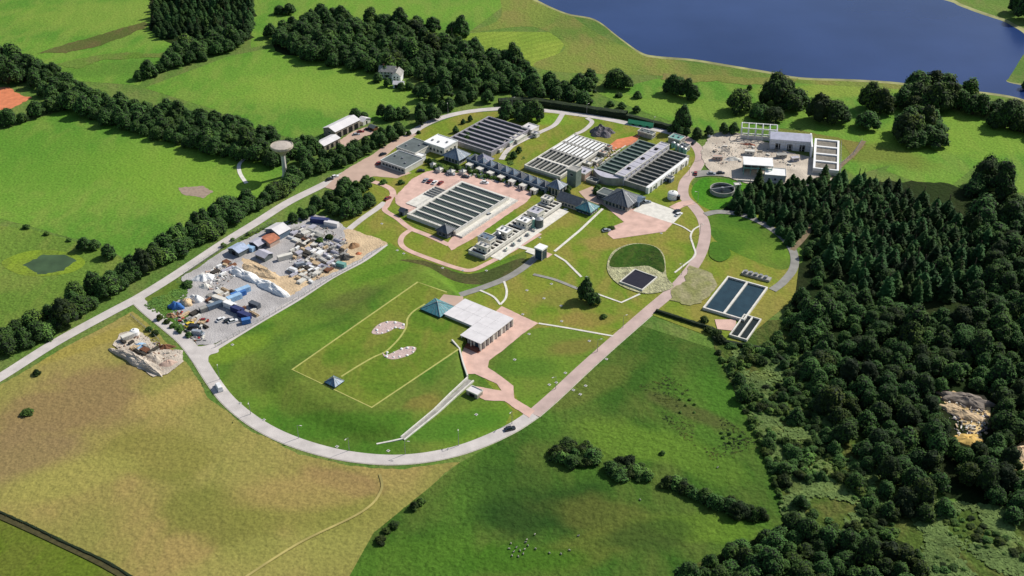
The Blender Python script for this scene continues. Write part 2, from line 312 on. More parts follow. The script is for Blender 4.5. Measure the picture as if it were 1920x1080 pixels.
bp_ = n_.new('ShaderNodeBump'); bp_.inputs['Strength'].default_value = .35; l_.new(n2_.outputs[0], bp_.inputs['Height']); l_.new(bp_.outputs[0], b_.inputs['Normal'])
sheet('lake_water', [(1000, -4), (1060, 24), (1115, 36), (1160, 69), (1200, 97), (1230, 105), (1300, 111), (1380, 124), (1440, 134), (1500, 145), (1600, 149), (1680, 154), (1750, 164), (1830, 171), (1895, 180), (1960, 196), (1960, 170), (1892, 155), (1892, 146), (1902, 130), (1917, 105), (1926, 95), (1922, 66), (1898, 49), (1878, 39), (1838, 26), (1798, 11), (1766, -1), (1600, -40), (1400, -120), (1000, -200), (920, -100), (960, -34)], lake_m, smooth=True)
sheet('ploughed_ground', [(-60, 165), (20, 163), (40, 178), (62, 182), (20, 205), (-60, 215)], M_orange, jit=1.)
sheet('bare_ground', [(335, 352), (375, 349), (397, 362), (375, 374), (345, 368)], mat('bare_clay', (150, 132, 116), var=.2), jit=1)
sheet('pond_margin', [(5, 490), (60, 470), (130, 474), (160, 492), (130, 512), (60, 518), (20, 508)], grass('pond_reeds', [(112, 140, 40), (134, 152, 50), (96, 112, 50)]), smooth=True)
sheet('pond_water', [(42, 496), (80, 478), (126, 478), (143, 492), (120, 508), (70, 512)], mat('pond_water', (62, 84, 54), rough=.6, var=.25, scale=.15), jit=1.)
sheet('low_field', [(-80, 930), (0, 962), (60, 990), (130, 1030), (250, 1090), (300, 1160), (-300, 1200)], grass('low_left_field', [(78, 100, 28), (94, 112, 34), (104, 108, 46)]))
sheet('dry_field', [(-90, 775), (0, 722), (120, 652), (250, 584), (300, 625), (350, 680), (390, 745), (470, 808), (560, 850), (650, 872), (760, 880), (862, 866), (700, 1000), (610, 1160), (330, 1160), (240, 1080), (130, 1020), (60, 985), (-90, 925)], G_dry, jit=.35)
sheet('low_meadow', [(862, 868), (960, 815), (1060, 740), (1200, 610), (1340, 655), (1400, 780), (1460, 900), (1480, 990), (1270, 1070), (1250, 1180), (600, 1180), (700, 1000)], G_low)
sheet('scrubland', [(1340, 655), (1330, 600), (1470, 600), (1560, 700), (1640, 860), (1760, 960), (1940, 900), (2050, 1200), (1250, 1180), (1270, 1070), (1480, 990), (1460, 900), (1400, 780)], G_scrub)
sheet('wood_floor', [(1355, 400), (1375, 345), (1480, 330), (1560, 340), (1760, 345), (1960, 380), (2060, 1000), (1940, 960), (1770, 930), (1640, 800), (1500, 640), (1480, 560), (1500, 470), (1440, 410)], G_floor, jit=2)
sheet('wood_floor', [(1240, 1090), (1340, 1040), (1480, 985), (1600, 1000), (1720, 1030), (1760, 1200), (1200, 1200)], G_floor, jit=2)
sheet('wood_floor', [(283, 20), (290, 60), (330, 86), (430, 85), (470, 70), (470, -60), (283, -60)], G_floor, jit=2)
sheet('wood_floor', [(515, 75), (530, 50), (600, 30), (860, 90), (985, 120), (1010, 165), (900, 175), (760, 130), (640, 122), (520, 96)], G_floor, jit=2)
sheet('quarry_floor', [(1765, 752), (1800, 735), (1850, 745), (1862, 770), (1850, 800), (1838, 840), (1805, 832), (1790, 800)], mat('quarry_sand', (196, 170, 120), var=.35, scale=.12, bump=1.2, bscale=.4), jit=2)
sheet('quarry_floor', [(1895, 845), (1940, 815), (1950, 880), (1905, 875)], MATS['quarry_sand'], jit=1.5)
# the works: grass inside the loop road
sheet('site_grass', [(640, 350), (740, 262), (870, 212), (1010, 207), (1200, 236), (1300, 262), (1320, 300), (1296, 345), (1330, 395), (1440, 405), (1500, 480), (1490, 560), (1380, 650), (1220, 590), (1000, 772), (880, 838), (745, 862), (560, 825), (440, 755), (385, 660), (560, 560), (640, 470)], G_site)
sheet('lawn', [(730, 455), (770, 480), (880, 515), (985, 470), (990, 500), (860, 560), (890, 690), (960, 770), (940, 812), (840, 850), (700, 862), (560, 832), (470, 785), (425, 740), (384, 672), (395, 655), (560, 562)], G_lawn, smooth=False)
sheet('lawn', [(915, 690), (940, 660), (1010, 615), (1140, 640), (1040, 730), (985, 775), (963, 735)], G_lawn, smooth=True)
sheet('lawn', [(1303, 345), (1330, 333), (1400, 345), (1410, 360), (1350, 392), (1318, 388), (1297, 365)], grass('bright_lawn', [(66, 124, 28), (80, 134, 34), (96, 136, 40)]), smooth=True)
sheet('lawn', [(1335, 400), (1400, 410), (1470, 455), (1480, 500), (1440, 500), (1340, 450)], MATS.get('x') or G_lawn, smooth=True)
sheet('bank_grass', [(750, 488), (800, 500), (860, 530), (930, 530), (985, 497), (975, 485), (905, 510), (860, 512), (800, 490)], grass('worn_bank', [(70, 82, 40), (84, 88, 44), (96, 84, 60)]), smooth=True)
# field banks and rough strips of the upper pastures
sheet('field_bank', [(60, 100), (140, 78), (265, 42), (275, 52), (190, 84), (120, 100)], grass('bank_tufts', [(84, 96, 44), (98, 104, 56), (106, 92, 60)]), jit=1.5)
sheet('field_bank', [(100, 122), (200, 100), (290, 98), (330, 92), (300, 108), (200, 112), (130, 132)], MATS.get('zz') or grass('bank_grass2', [(92, 122, 44), (104, 128, 56), (112, 116, 64)]), jit=1.5)
sheet('worn_ground', [(1450, 240), (1530, 250), (1600, 262), (1625, 270), (1600, 300), (1575, 268), (1525, 258), (1450, 246)], grass('worn_green', [(110, 116, 54), (124, 120, 60), (98, 112, 48)]), jit=1.2)
sheet('shore_rough', [(1240, 140), (1380, 142), (1500, 152), (1480, 160), (1380, 156), (1240, 152)], grass('shore_tufts', [(120, 124, 62), (132, 118, 78), (104, 118, 52)]), jit=2)
ribbon('path', [(462, 296), (449, 308), (450, 325), (462, 344)], 2., M_conc)
# roads
ROADL = [(-80, 752), (0, 708), (100, 645), (200, 590), (262, 557), (330, 515), (420, 455), (480, 418), (540, 380), (600, 350), (650, 325)]
ribbon('road', ROADL, 5.2, M_road)
sheet('verge', [(262, 566), (330, 526), (352, 540), (340, 575), (350, 615), (300, 592)], G_lawn, jit=.6)
sheet('forecourt', [(610, 352), (650, 318), (700, 290), (740, 262), (775, 245), (792, 243), (768, 262), (738, 281), (718, 298), (745, 316), (772, 325), (745, 335), (700, 330), (660, 345), (625, 356)], M_tanp, jit=.3)
ribbon('road', [(765, 252), (815, 226), (870, 211), (940, 204), (1000, 206), (1060, 212), (1130, 222), (1200, 237), (1255, 249), (1293, 264)], 4.6, M_road)
RING = [(1280, 257), (1305, 275), (1313, 297), (1302, 320), (1284, 342), (1282, 368), (1303, 390), (1319, 415), (1321, 450), (1306, 490), (1268, 538), (1220, 580), (1180, 615), (1140, 650), (1090, 695), (1040, 742), (1000, 777), (960, 803), (900, 831), (840, 850), (770, 861), (700, 861), (620, 849), (540, 824), (480, 793), (430, 753), (398, 712), (372, 672), (345, 638), (310, 608), (278, 582), (258, 563)]
ribbon('road', RING[:17], 5.4, M_roadp, kerb=True)
ribbon('road', RING[16:], 5.2, M_road, kerb=True)
ribbon('road', [(372, 668), (400, 655), (450, 624), (500, 594), (560, 559), (620, 520), (680, 488), (722, 458)], 3.6, M_road)
sheet('junction', [(340, 640), (372, 650), (402, 646), (410, 660), (392, 668), (390, 690), (372, 690), (352, 665)], M_road, smooth=True)
sheet('yard', [(340, 520), (420, 470), (450, 452), (520, 418), (590, 402), (640, 418), (655, 428), (722, 456), (680, 485), (600, 533), (520, 580), (450, 622), (400, 648), (372, 650), (340, 612), (322, 590), (330, 565), (352, 545)], M_gravel, jit=.5)
sheet('yard_sand', [(652, 432), (670, 428), (720, 456), (660, 496), (560, 548), (540, 545), (600, 505), (640, 480)], M_sand, jit=1)
sheet('yard_sand', [(455, 488), (480, 490), (520, 520), (560, 515), (590, 530), (540, 560), (500, 530), (460, 510)], M_sand, jit=1)
ribbon('path', [(655, 430), (680, 410), (706, 392), (722, 380)], 3.4, M_road)
ribbon('paved_drive', [(736, 366), (726, 385), (722, 395), (745, 410), (768, 428), (800, 441), (842, 460)], 2.8, M_pink, kerb=True)
ribbon('paved_drive', [(738, 370), (734, 356), (715, 346), (695, 340), (680, 336)], 3.2, M_pink)
ribbon('paved_drive', [(772, 430), (755, 443), (752, 458), (768, 471), (815, 489), (860, 504), (885, 507), (915, 494), (960, 470), (1000, 446), (1012, 438)], 2.6, M_pink, kerb=True)
sheet('paved_court', [(742, 368), (770, 338), (800, 322), (850, 313), (910, 320), (960, 343), (1000, 362), (985, 380), (900, 440), (848, 470), (838, 458), (850, 440), (790, 415), (760, 395), (742, 380)], M_pink, jit=.3)
sheet('site_grass', [(752, 405), (766, 404), (850, 438), (840, 446), (800, 436), (768, 420)], G_site)
sheet('paved_court', [(1147, 426), (1170, 417), (1135, 388), (1105, 370), (1125, 365), (1165, 388), (1190, 392), (1262, 419), (1247, 435), (1150, 449), (1139, 440)], M_pink, smooth=False)
sheet('forecourt', [(1085, 360), (1110, 350), (1140, 372), (1125, 385), (1100, 376)], M_tanp)
ribbon('paved_drive', [(1262, 392), (1280, 383), (1300, 380)], 5, M_pink)
sheet('concrete_pad', [(1187, 396), (1208, 374), (1281, 400), (1262, 420)], M_conc)
sheet('paved_court', [(940, 575), (1010, 607), (980, 628), (917, 677), (915, 690), (940, 707), (962, 724), (965, 748), (1002, 771), (992, 785), (947, 753), (911, 751), (877, 733), (891, 725), (941, 733), (932, 720), (890, 702), (875, 702), (858, 652)], M_pink, jit=.15)
ribbon('path', [(1010, 607), (1060, 615), (1150, 631)], 1.0, M_off)
ribbon('path', [(1130, 392), (1088, 432), (1040, 472)], 1.3, M_conc, smooth=False)
ribbon('path', [(1062, 392), (1020, 424), (975, 458)], 2.2, M_conc, smooth=False)
ribbon('path', [(1010, 478), (985, 500), (950, 522), (905, 540), (865, 553), (845, 562)], 3.6, M_grey)
ribbon('path', [(1000, 515), (1040, 525), (1078, 540), (1092, 545)], 1.7, M_grey)
ribbon('path', [(1040, 478), (1060, 490), (1090, 520)], 1.1, M_off, smooth=False)
ribbon('path', [(1120, 552), (1165, 568), (1200, 552)], 1.0, M_conc, smooth=False)
ribbon('path', [(945, 528), (950, 545), (948, 560), (938, 572)], 1.0, M_conc)
ribbon('path', [(900, 545), (925, 557), (938, 572)], 1.0, M_conc)
ribbon('path', [(968, 462), (1000, 470), (1010, 473)], 2.4, M_conc)
ribbon('path', [(1262, 419), (1280, 426), (1296, 436)], .9, M_off)
ribbon('path', [(1313, 424), (1300, 432), (1295, 445), (1300, 462), (1303, 480), (1280, 500), (1265, 512)], .9, M_off)
ribbon('access_road', [(1300, 328), (1330, 325), (1370, 328), (1410, 338)], 6.5, M_grey)
ribbon('access_road', [(1322, 403), (1350, 398), (1400, 406), (1450, 432), (1484, 466), (1489, 500), (1470, 528), (1448, 545)], 3.8, M_grey)
ribbon('dirt_track', [(1485, 470), (1512, 440), (1530, 400), (1542, 360), (1568, 320), (1600, 290), (1620, 265)], 2.6, M_track)
ribbon('dirt_track', [(1500, 560), (1510, 590), (1490, 620)], 3, M_track)
ribbon('access_road', [(1055, 214), (1040, 235), (1010, 250), (960, 275), (940, 300)], 3.0, M_road)
ribbon('access_road', [(1100, 222), (1110, 230), (1095, 245), (1080, 252)], 2.6, M_road)
sheet('terracotta_court', [(1157, 262), (1202, 253), (1190, 270), (1150, 282), (1140, 275)], M_orange)
sheet('construction_ground', [(1320, 262), (1350, 250), (1385, 250), (1525, 300), (1560, 338), (1540, 352), (1470, 345), (1400, 345), (1330, 322), (1318, 300)], M_rubble, jit=1)
sheet('tan_ground', [(1260, 545), (1300, 500), (1335, 515), (1330, 560), (1300, 575), (1262, 570)], grass('worn_gravel_ground', [(150, 146, 110), (132, 134, 84), (166, 156, 128)], s1=.05, s2=.2), jit=1.6)
sheet('brick_ground', [(1340, 600), (1380, 600), (1380, 622), (1345, 618)], M_pink)
sheet('rubble_plot', [(210, 650), (228, 625), (262, 622), (300, 650), (345, 660), (345, 680), (310, 700), (285, 708), (245, 682)], M_rubble, jit=.6)
ribbon('field_track', [(450, 1090), (560, 1020), (680, 960), (715, 920), (712, 890)], .9, mat('worn_track', (160, 148, 88), var=.3, scale=.1))
ribbon('field_ditch', [(-60, 945), (0, 968), (110, 1018), (200, 1062), (280, 1110)], 2.4, mat('ditch', (70, 66, 36), var=.3))
# ---- buried reservoir: raised lawn with sloping banks
MH = 2.7
def bank(name, T, B, m, h):
    Tw = [P(x, y, h) for x, y in T]; Bw = [P(x, y, .05) for x, y in B]
    Tw = smooth_line([tuple(p[:2]) for p in Tw], True, 4); Bw = smooth_line([tuple(p[:2]) for p in Bw], True, 4); n = len(Tw)
    mb = MB(); R = 6; vs = []
    for j in range(R+1):
        t = j/R; s = t*t*(3-2*t)
        vs += [(Bw[i][0]*(1-t)+Tw[i][0]*t, Bw[i][1]*(1-t)+Tw[i][1]*t, .05+(h-.05)*s) for i in range(n)]
    fs = []
    for j in range(R):
        for i in range(n):
            q = (j*n+i, j*n+(i+1) % n, (j+1)*n+(i+1) % n, (j+1)*n+i)
            a, b, c = Vector(vs[q[0]]), Vector(vs[q[1]]), Vector(vs[q[2]])
            fs.append(q if (b-a).cross(c-a).z >= 0 else q[::-1])
    top = [(x, y, h) for x, y in Tw]
    tri = tessellate_polygon([[Vector(v) for v in top]])
    mb.add(vs, fs)
    mb.f += [(lambda f: f if (Vector(top[f[1]])-Vector(top[f[0]])).cross(Vector(top[f[2]])-Vector(top[f[0]])).z > 0 else f[::-1])(tuple(t)) for t in []]
    off = R*n
    for t in tri:
        a, b, c = [Vector(top[i]) for i in t]
        t2 = t if (b-a).cross(c-a).z > 0 else (t[0], t[2], t[1])
        mb.f.append(tuple(i+off for i in t2)); mb.m.append(0)
    return tag(mb.build(name, m, smooth=True), kind='structure')
bank('lawn_mound', [(783, 518), (700, 572), (620, 628), (535, 690), (575, 722), (640, 760), (700, 790), (740, 792), (790, 752), (848, 700), (858, 650), (886, 612), (862, 596), (845, 585), (860, 560), (835, 538), (815, 526)],
     [(775, 497), (660, 565), (560, 620), (450, 680), (500, 752), (590, 805), (670, 832), (748, 824), (813, 770), (876, 719), (867, 662), (892, 626), (866, 612), (852, 600), (868, 566), (858, 542), (830, 515)], G_lawn, MH)
ZS_SAVE = ZS[0]; ZS[0] = .05
def lawnline(pts, w=.8, smooth=False, m=None):
    line = [tuple(P(x, y, MH)[:2]) for x, y in pts]
    if smooth: line = smooth_line(line)
    L, R = offset(line, w/2), offset(line, -w/2); n = len(line); z = MH+nextz()
    mb = MB(); mb.add([(x, y, z) for x, y in L]+[(x, y, z) for x, y in R], [(i+n, i+n+1, i+1, i) for i in range(n-1)])
    tag(mb.build('path', m or MATS['lawn_edging']), kind='structure')
mat('lawn_edging', (166, 166, 92), var=.15)
lawnline([(838, 548), (783, 529), (548, 693), (697, 764), (864, 652)])
lawnline([(797, 570), (775, 584), (764, 598), (762, 612), (752, 630), (738, 646), (722, 660), (700, 670), (672, 686), (640, 706)], .8, True)
sheet('inner_lawn', [(783, 529), (548, 693), (697, 764), (864, 652), (880, 612), (850, 592), (840, 550)], grass('inner_lawn', [(88, 118, 36), (108, 126, 44), (128, 126, 58)], s1=.03, mixs=(.6, .25)), z=.03, h=MH)
sheet('terrace', [(832, 552), (868, 556), (870, 566), (845, 590), (838, 575), (820, 566)], M_tanp, h=MH, z=.045)
ZS[0] = ZS_SAVE+.05
# stone pond basin by the loop road
sheet('basin_stone', [(1138, 498), (1150, 472), (1185, 458), (1225, 462), (1245, 480), (1250, 520), (1262, 540), (1215, 552), (1170, 540), (1145, 520)], mat('pale_stones', (166, 164, 126), var=.4, scale=.4, detail=8, bump=1, bscale=1.2), smooth=True)
sheet('basin_green', [(1143, 500), (1155, 473), (1188, 459), (1226, 463), (1243, 482), (1244, 512), (1215, 500), (1180, 502)], grass('basin_reeds', [(40, 66, 20), (56, 88, 26), (80, 92, 40)], s2=.3), smooth=True)
sheet('site_grass', [(1335, 455), (1360, 462), (1370, 480), (1350, 492), (1330, 480)], G_lawn, smooth=True)
# ================================================================== vegetation
from mathutils import noise as mnoise
def ico():
    t = (1+5**.5)/2
    v = [Vector(p).normalized() for p in [(-1, t, 0), (1, t, 0), (-1, -t, 0), (1, -t, 0), (0, -1, t), (0, 1, t), (0, -1, -t), (0, 1, -t), (t, 0, -1), (t, 0, 1), (-t, 0, -1), (-t, 0, 1)]]
    f = [(0, 11, 5), (0, 5, 1), (0, 1, 7), (0, 7, 10), (0, 10, 11), (1, 5, 9), (5, 11, 4), (11, 10, 2), (10, 7, 6), (7, 1, 8), (3, 9, 4), (3, 4, 2), (3, 2, 6), (3, 6, 8), (3, 8, 9), (4, 9, 5), (2, 4, 11), (6, 2, 10), (8, 6, 7), (9, 8, 1)]
    return v, f
def ico2():
    v, f = ico(); v = list(v); mid = {}; g = []
    def m(a, b):
        k = (min(a, b), max(a, b))
        if k not in mid: v.append(((v[a]+v[b])/2).normalized()); mid[k] = len(v)-1
        return mid[k]
    for a, b, c in f:
        x, y, z = m(a, b), m(b, c), m(c, a); g += [(a, x, z), (b, y, x), (c, z, y), (x, y, z)]
    return v, g
IV, IF = ico2()
def rdir(r):
    z = r.uniform(-1, 1); a = r.uniform(0, 6.2832); q = math.sqrt(1-z*z); return Vector((q*math.cos(a), q*math.sin(a), z))
def leafquad(mb, p, n, s, r, mi=0):
    n = (n+rdir(r)*.5+Vector((0, 0, .55))).normalized(); u = n.cross(rdir(r)); u = u.normalized() if u.length > .01 else Vector((1, 0, 0)); v = n.cross(u)
    a = s*r.uniform(.6, 1.2); b = s*r.uniform(.5, .9)
    mb.add([p-u*a-v*b*.3, p-v*b, p+u*a+v*b*.2, p+v*b], [(0, 1, 2, 3)], mi)
def crown_mesh(seed, nl=14, H=1.55, leaves=74, low=.04, spread=.62, leaf=.095, lob=(.28, .46)):
    """crown of unit radius: lobes round a dome, each a dark lumpy inside under many leaf clumps"""
    r = random.Random(seed); mb = MB(); lobes = []
    for i in range(nl):
        a = i*2.4+r.uniform(-.5, .5); t = (i+.5)/nl
        rad = spread*math.sqrt(t)*r.uniform(.85, 1.15); z = low+(H-low)*.5+(H-low)*.5*(1-t*1.95)*r.uniform(.7, 1.05)*.75
        lobes.append((Vector((rad*math.cos(a), rad*math.sin(a), max(low+.12, z))), r.uniform(*lob)))
    lobes.append((Vector((0, 0, low+(H-low)*.42)), .6))
    for c, R in lobes:
        sc = Vector((1, 1, r.uniform(.75, 1.0)))
        ph = [r.uniform(0, 6) for _ in range(3)]
        def w(d): return 1+.14*math.sin(5*d.x+ph[0])*math.sin(5*d.y+ph[1])+.08*math.sin(9*d.z+ph[2])
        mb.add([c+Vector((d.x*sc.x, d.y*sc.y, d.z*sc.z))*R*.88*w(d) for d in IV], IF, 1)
        for k in range(int(leaves*(R/.4)**2)):
            d = rdir(r)
            if d.z < -.45: d.z = -d.z
            p = c+Vector((d.x, d.y, d.z*sc.z))*R*w(d)*r.uniform(.9, 1.16)
            leafquad(mb, p, d, leaf, r, 0)
    return mb
def trunk_mb(h=.6, r0=.09, seed=0, limbs=5):
    r = random.Random(seed); mb = MB(); mb.cyl(0, 0, -.05, r0, h, r0*.55, 8)
    for i in range(limbs):
        a = i*6.283/limbs+r.uniform(-.3, .3); e = Vector((math.cos(a)*.4, math.sin(a)*.4, h+r.uniform(.2, .45)))
        mb.bar((0, 0, h*.8), e, r0*.5)
    return mb
def conifer_mb(seed, H=4.2, tiers=17, leaves=13):
    """unit base radius spruce: drooping tiers of ragged fronds round a dark core"""
    r = random.Random(seed); mb = MB()
    for t in range(tiers):
        f = t/(tiers-1); z = H*(.06+.88*f); R = (1-f)**.52*(1+r.uniform(-.14, .14))+.05; n = max(5, int(leaves*(1-.5*f)))
        for i in range(n):
            a = (i+r.uniform(-.3, .3))*6.2832/n+t*.9; L = R*r.uniform(.75, 1.15); wd = L*.36+.05
            d = Vector((math.cos(a), math.sin(a), 0)); s = Vector((-d.y, d.x, 0)); dz = L*r.uniform(.15, .4)
            o = Vector((0, 0, z+.15))
            mb.add([o, o+d*L*.6+s*wd-Vector((0, 0, dz*.5)), o+d*L-Vector((0, 0, dz)), o+d*L*.6-s*wd-Vector((0, 0, dz*.5))], [(0, 1, 2, 3)], 0)
            for _ in range(2):
                p = o+d*L*r.uniform(.35, 1.)-Vector((0, 0, dz*.4)); leafquad(mb, p, d+Vector((0, 0, 1)), .15, r)
    n = 9; vs = [(.6*math.cos(6.2832*i/n), .6*math.sin(6.2832*i/n), H*.1) for i in range(n)]+[(0, 0, H*.92)]
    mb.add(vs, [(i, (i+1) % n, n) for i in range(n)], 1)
    return mb
def proto(mb, name, mats):
    o = mb.build(name, mats, None); COL.objects.unlink(o); return o.data
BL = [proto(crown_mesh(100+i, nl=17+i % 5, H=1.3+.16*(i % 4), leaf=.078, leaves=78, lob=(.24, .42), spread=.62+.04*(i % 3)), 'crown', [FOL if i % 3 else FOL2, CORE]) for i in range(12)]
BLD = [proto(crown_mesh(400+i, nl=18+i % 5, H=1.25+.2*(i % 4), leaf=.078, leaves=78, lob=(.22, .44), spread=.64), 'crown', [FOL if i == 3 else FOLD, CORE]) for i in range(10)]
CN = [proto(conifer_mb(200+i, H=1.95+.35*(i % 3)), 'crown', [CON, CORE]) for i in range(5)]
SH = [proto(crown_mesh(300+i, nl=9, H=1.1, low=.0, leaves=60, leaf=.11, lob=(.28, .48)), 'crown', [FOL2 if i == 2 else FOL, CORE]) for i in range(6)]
TR = [proto(trunk_mb(seed=i), 'trunk', [BARK]) for i in range(3)]
TRC = proto(MB().cyl(0, 0, -.1, .11, 2.6, .04, 7), 'trunk', [BARK])
PL = []       # every tree of the place: kind, x, y, r, zscale, label, group
FAROPEN = []
def plant(kind, x, y, r, label, group, zs=1., z0=0., name=None):
    if kind == 'B': r *= 1.08*rnd.uniform(.85, 1.12); zs *= 1.08
    PL.append(dict(k=kind, x=x, y=y, r=r, zs=zs, label=label, group=group, z0=z0, name=name))
def inside(x, y, poly):
    c = False; n = len(poly)
    for i in range(n):
        x1, y1 = poly[i]; x2, y2 = poly[i-1]
        if (y1 > y) != (y2 > y) and x < (x2-x1)*(y-y1)/(y2-y1)+x1: c = not c
    return c
def fill(kind, poly, dist, r, label, group, excl=(), zs=1., jitr=.25, cap=400, name=None, patchy=0):
    Wp = [tuple(P(x, y)[:2]) for x, y in poly]; Ex = [[tuple(P(x, y)[:2]) for x, y in e] for e in excl]
    xs = [p[0] for p in Wp]; ys = [p[1] for p in Wp]; pts = []
    tries = int((max(xs)-min(xs))*(max(ys)-min(ys))/dist**2*14)
    for _ in range(min(tries, 60000)):
        x, y = rnd.uniform(min(xs), max(xs)), rnd.uniform(min(ys), max(ys))
        if not inside(x, y, Wp) or any(inside(x, y, e) for e in Ex): continue
        if patchy and mnoise.noise((x*.06, y*.06, 3.)) < patchy*(.6+.8*rnd.random())-.35: continue
        d = dist*rnd.uniform(.82, 1.1)
        if any((x-a)**2+(y-b)**2 < d*d for a, b in pts): continue
        if dist > 14 or ('leafy' in label and kind == 'B'): PL[:] = [q for q in PL if q['k'] != 'C' or (q['x']-x)**2+(q['y']-y)**2 > 9]
        pts.append((x, y)); plant(kind, x, y, r*rnd.uniform(1-jitr, 1+jitr), label, group, zs*rnd.uniform(.85, 1.15), name=name)
        if len(pts) >= cap: break
    return len(pts)
def row(kind, pts, step, r, label, group, wob=1.2, zs=1., jitr=.22, name=None):
    L = [P(x, y) for x, y in pts]; d = 0
    for a, b in zip(L, L[1:]):
        n = max(1, int((b-a).length/step))
        for i in range(n):
            p = a.lerp(b, (i+rnd.uniform(.2, .8))/n)
            plant(kind, p.x+rnd.uniform(-wob, wob), p.y+rnd.uniform(-wob, wob), r*rnd.uniform(1-jitr, 1+jitr), label, group, zs*rnd.uniform(.85, 1.2), name=name)
def one(kind, px, py, r, label, group=None, zs=1., name=None):
    p = P(px, py); plant(kind, p.x, p.y, r, label, group, zs, name=name)
# hedgerow along the left of the main road (base line of the trees)
g = 'trees lining the road at the left'; lb = 'broad dark green tree in the unbroken line between the left road and the pastures'
row('B', [(-10, 668), (60, 642), (110, 615), (170, 578), (235, 535), (300, 495), (360, 462), (430, 420), (480, 392), (525, 365)], 4.2, 4.5, lb, g)
row('B', [(-20, 655), (50, 622), (120, 588), (195, 540), (262, 500), (330, 458), (395, 420), (470, 375)], 5, 4.5, lb, g, wob=2)
g = 'trees of the thick hedgerow between the left pastures'; lb = 'rounded tree in the thick dark belt running down between the two left pastures'
fill('B', [(140, 178), (180, 195), (235, 205), (330, 215), (430, 238), (510, 262), (540, 300), (520, 318), (450, 300), (380, 288), (300, 262), (230, 245), (160, 222)], 5.2, 4.7, lb, g)
g = 'trees at the left edge of the belt'; lb = 'dark rounded tree of the belt beside the orange ploughed corner at far left'
fill('B', [(-40, 105), (40, 110), (110, 150), (150, 185), (150, 210), (110, 205), (60, 160), (-40, 160)], 7.5, 5.6, lb, g)
row('B', [(-30, 240), (30, 232), (80, 215), (130, 198)], 5.5, 4.6, lb, g)
g = 'trees in the row below the conifer block'; lb = 'leafy tree in the row running down left from the dark conifer block at the top'
row('B', [(255, 152), (290, 140), (320, 128)], 6, 4.2, lb, g)
fill('B', [(318, 118), (360, 95), (440, 72), (470, 80), (400, 108), (335, 130)], 6.5, 5.2, lb, g)
g = 'conifers of the top left block'; lb = 'narrow dark conifer in the rounded block at the top left'
fill('C', [(285, 52), (300, 75), (350, 70), (440, 80), (470, 70), (472, -30), (300, -30)], 5.2, 3.1, lb, g, zs=1.15)
g = 'trees of the wood north of the works'; lb = 'tree in the long wood behind the farmhouse at top centre'
W2 = [(515, 85), (535, 55), (600, 32), (680, 52), (760, 70), (860, 90), (975, 122), (1000, 158), (960, 172), (880, 178), (780, 150), (700, 140), (640, 128), (560, 110)]
fill('B', [q for q in W2], 7.6, 5.2, lb, g, cap=260)
fill('C', [(800, 80), (900, 95), (985, 125), (990, 160), (900, 165), (840, 130), (760, 100)], 8, 3.2, 'pointed conifer in the long wood at top centre', 'conifers of the long wood')
g = 'trees of the row beyond the long wood'; lb = 'dark tree in the row above the long wood at the top centre'
row('B', [(655, 42), (700, 45), (745, 52), (800, 62), (850, 68), (880, 66)], 7, 6, lb, g, wob=5)
row('B', [(500, 25), (530, 28), (565, 20)], 7, 4.5, 'tree of the small copse at the top edge beside the conifer block', 'trees of the top edge copse', wob=3)
one('B', 508, 70, 4.6, 'lone round tree between the conifer block and the long wood')
g = 'trees behind the back road'; lb = 'large tree in the group between the back road hedge and the lakeshore'
row('B', [(955, 180), (985, 186), (1020, 188), (1060, 190), (1105, 196)], 6.5, 5.2, lb, g, wob=3)
row('B', [(965, 165), (1010, 170), (1060, 172), (1105, 178)], 4.6, 6, lb, g, wob=4)
row('B', [(1060, 155), (1100, 158), (1130, 168)], 7, 4.8, lb, g, wob=3)
row('B', [(1145, 162), (1165, 164), (1180, 170)], 4.5, 5.8, 'dark tree of the small clump between the tree group and the shore row', 'trees of the small field clump', wob=2)
row('B', [(1235, 172), (1260, 174), (1285, 180), (1312, 188)], 4.2, 6., 'dark tree of the short dense row in the field below the lake', 'trees of the short field row', wob=2)
row('B', [(1120, 198), (1150, 200), (1180, 208), (1215, 215)], 6, 3, 'low dark bush in the line above the clipped back hedge', 'bushes above the back hedge', zs=.8)
row('B', [(1155, 178), (1185, 186), (1205, 180)], 8, 2.8, 'scrubby bush beside the small field clump', 'scrubby field bushes', zs=.7)
one('B', 1278, 245, 5.2, 'tall upright rounded tree behind the turquoise plant at the back road', zs=1.5)
row('B', [(1295, 262), (1320, 256), (1350, 254), (1385, 248)], 5.5, 3.2, 'bush along the hedge above the construction site', 'bushes above the construction site')
row('B', [(1245, 245), (1300, 255)], 5, 2.8, 'bush beside the tall upright tree by the back road', 'bushes by the upright tree')
for i, (x, y, r, l) in enumerate([(1385, 208, 6, 'dark round tree left of the pair above the construction site'), (1425, 222, 5.5, 'tree directly above the left end of the steel frame'),
    (1450, 226, 5, 'smaller tree right of the one above the steel frame'), (1455, 195, 7, 'broad tree in the field behind the steel frame'), (1488, 205, 7, 'tall broad tree right of the broad field tree'),
    (1535, 225, 8, 'big dark tree above the clad new building'), (1565, 230, 6.5, 'tree touching the right of the big dark tree above the new building'), (1628, 205, 6.5, 'round tree left of the great oak clump by the lake'),
    (1650, 212, 5.5, 'round tree tucked against the clump by the lake'), (1625, 240, 5.5, 'cone shaped dark tree in the meadow right of the new tanks'), (1480, 172, 3.8, 'small tree nearest the shore behind the steel frame'),
    (1405, 168, 1.6, 'tiny lone bush in the field below the lake')]):
    one('B', x, y, r*1.22, l)
g = 'trees of the great clump by the lake'; lb = 'large dark tree of the dense clump on the lake edge at the right'
fill('B', [(1685, 205), (1700, 180), (1760, 178), (1790, 195), (1780, 212), (1720, 215)], 7, 8.6, lb, g)
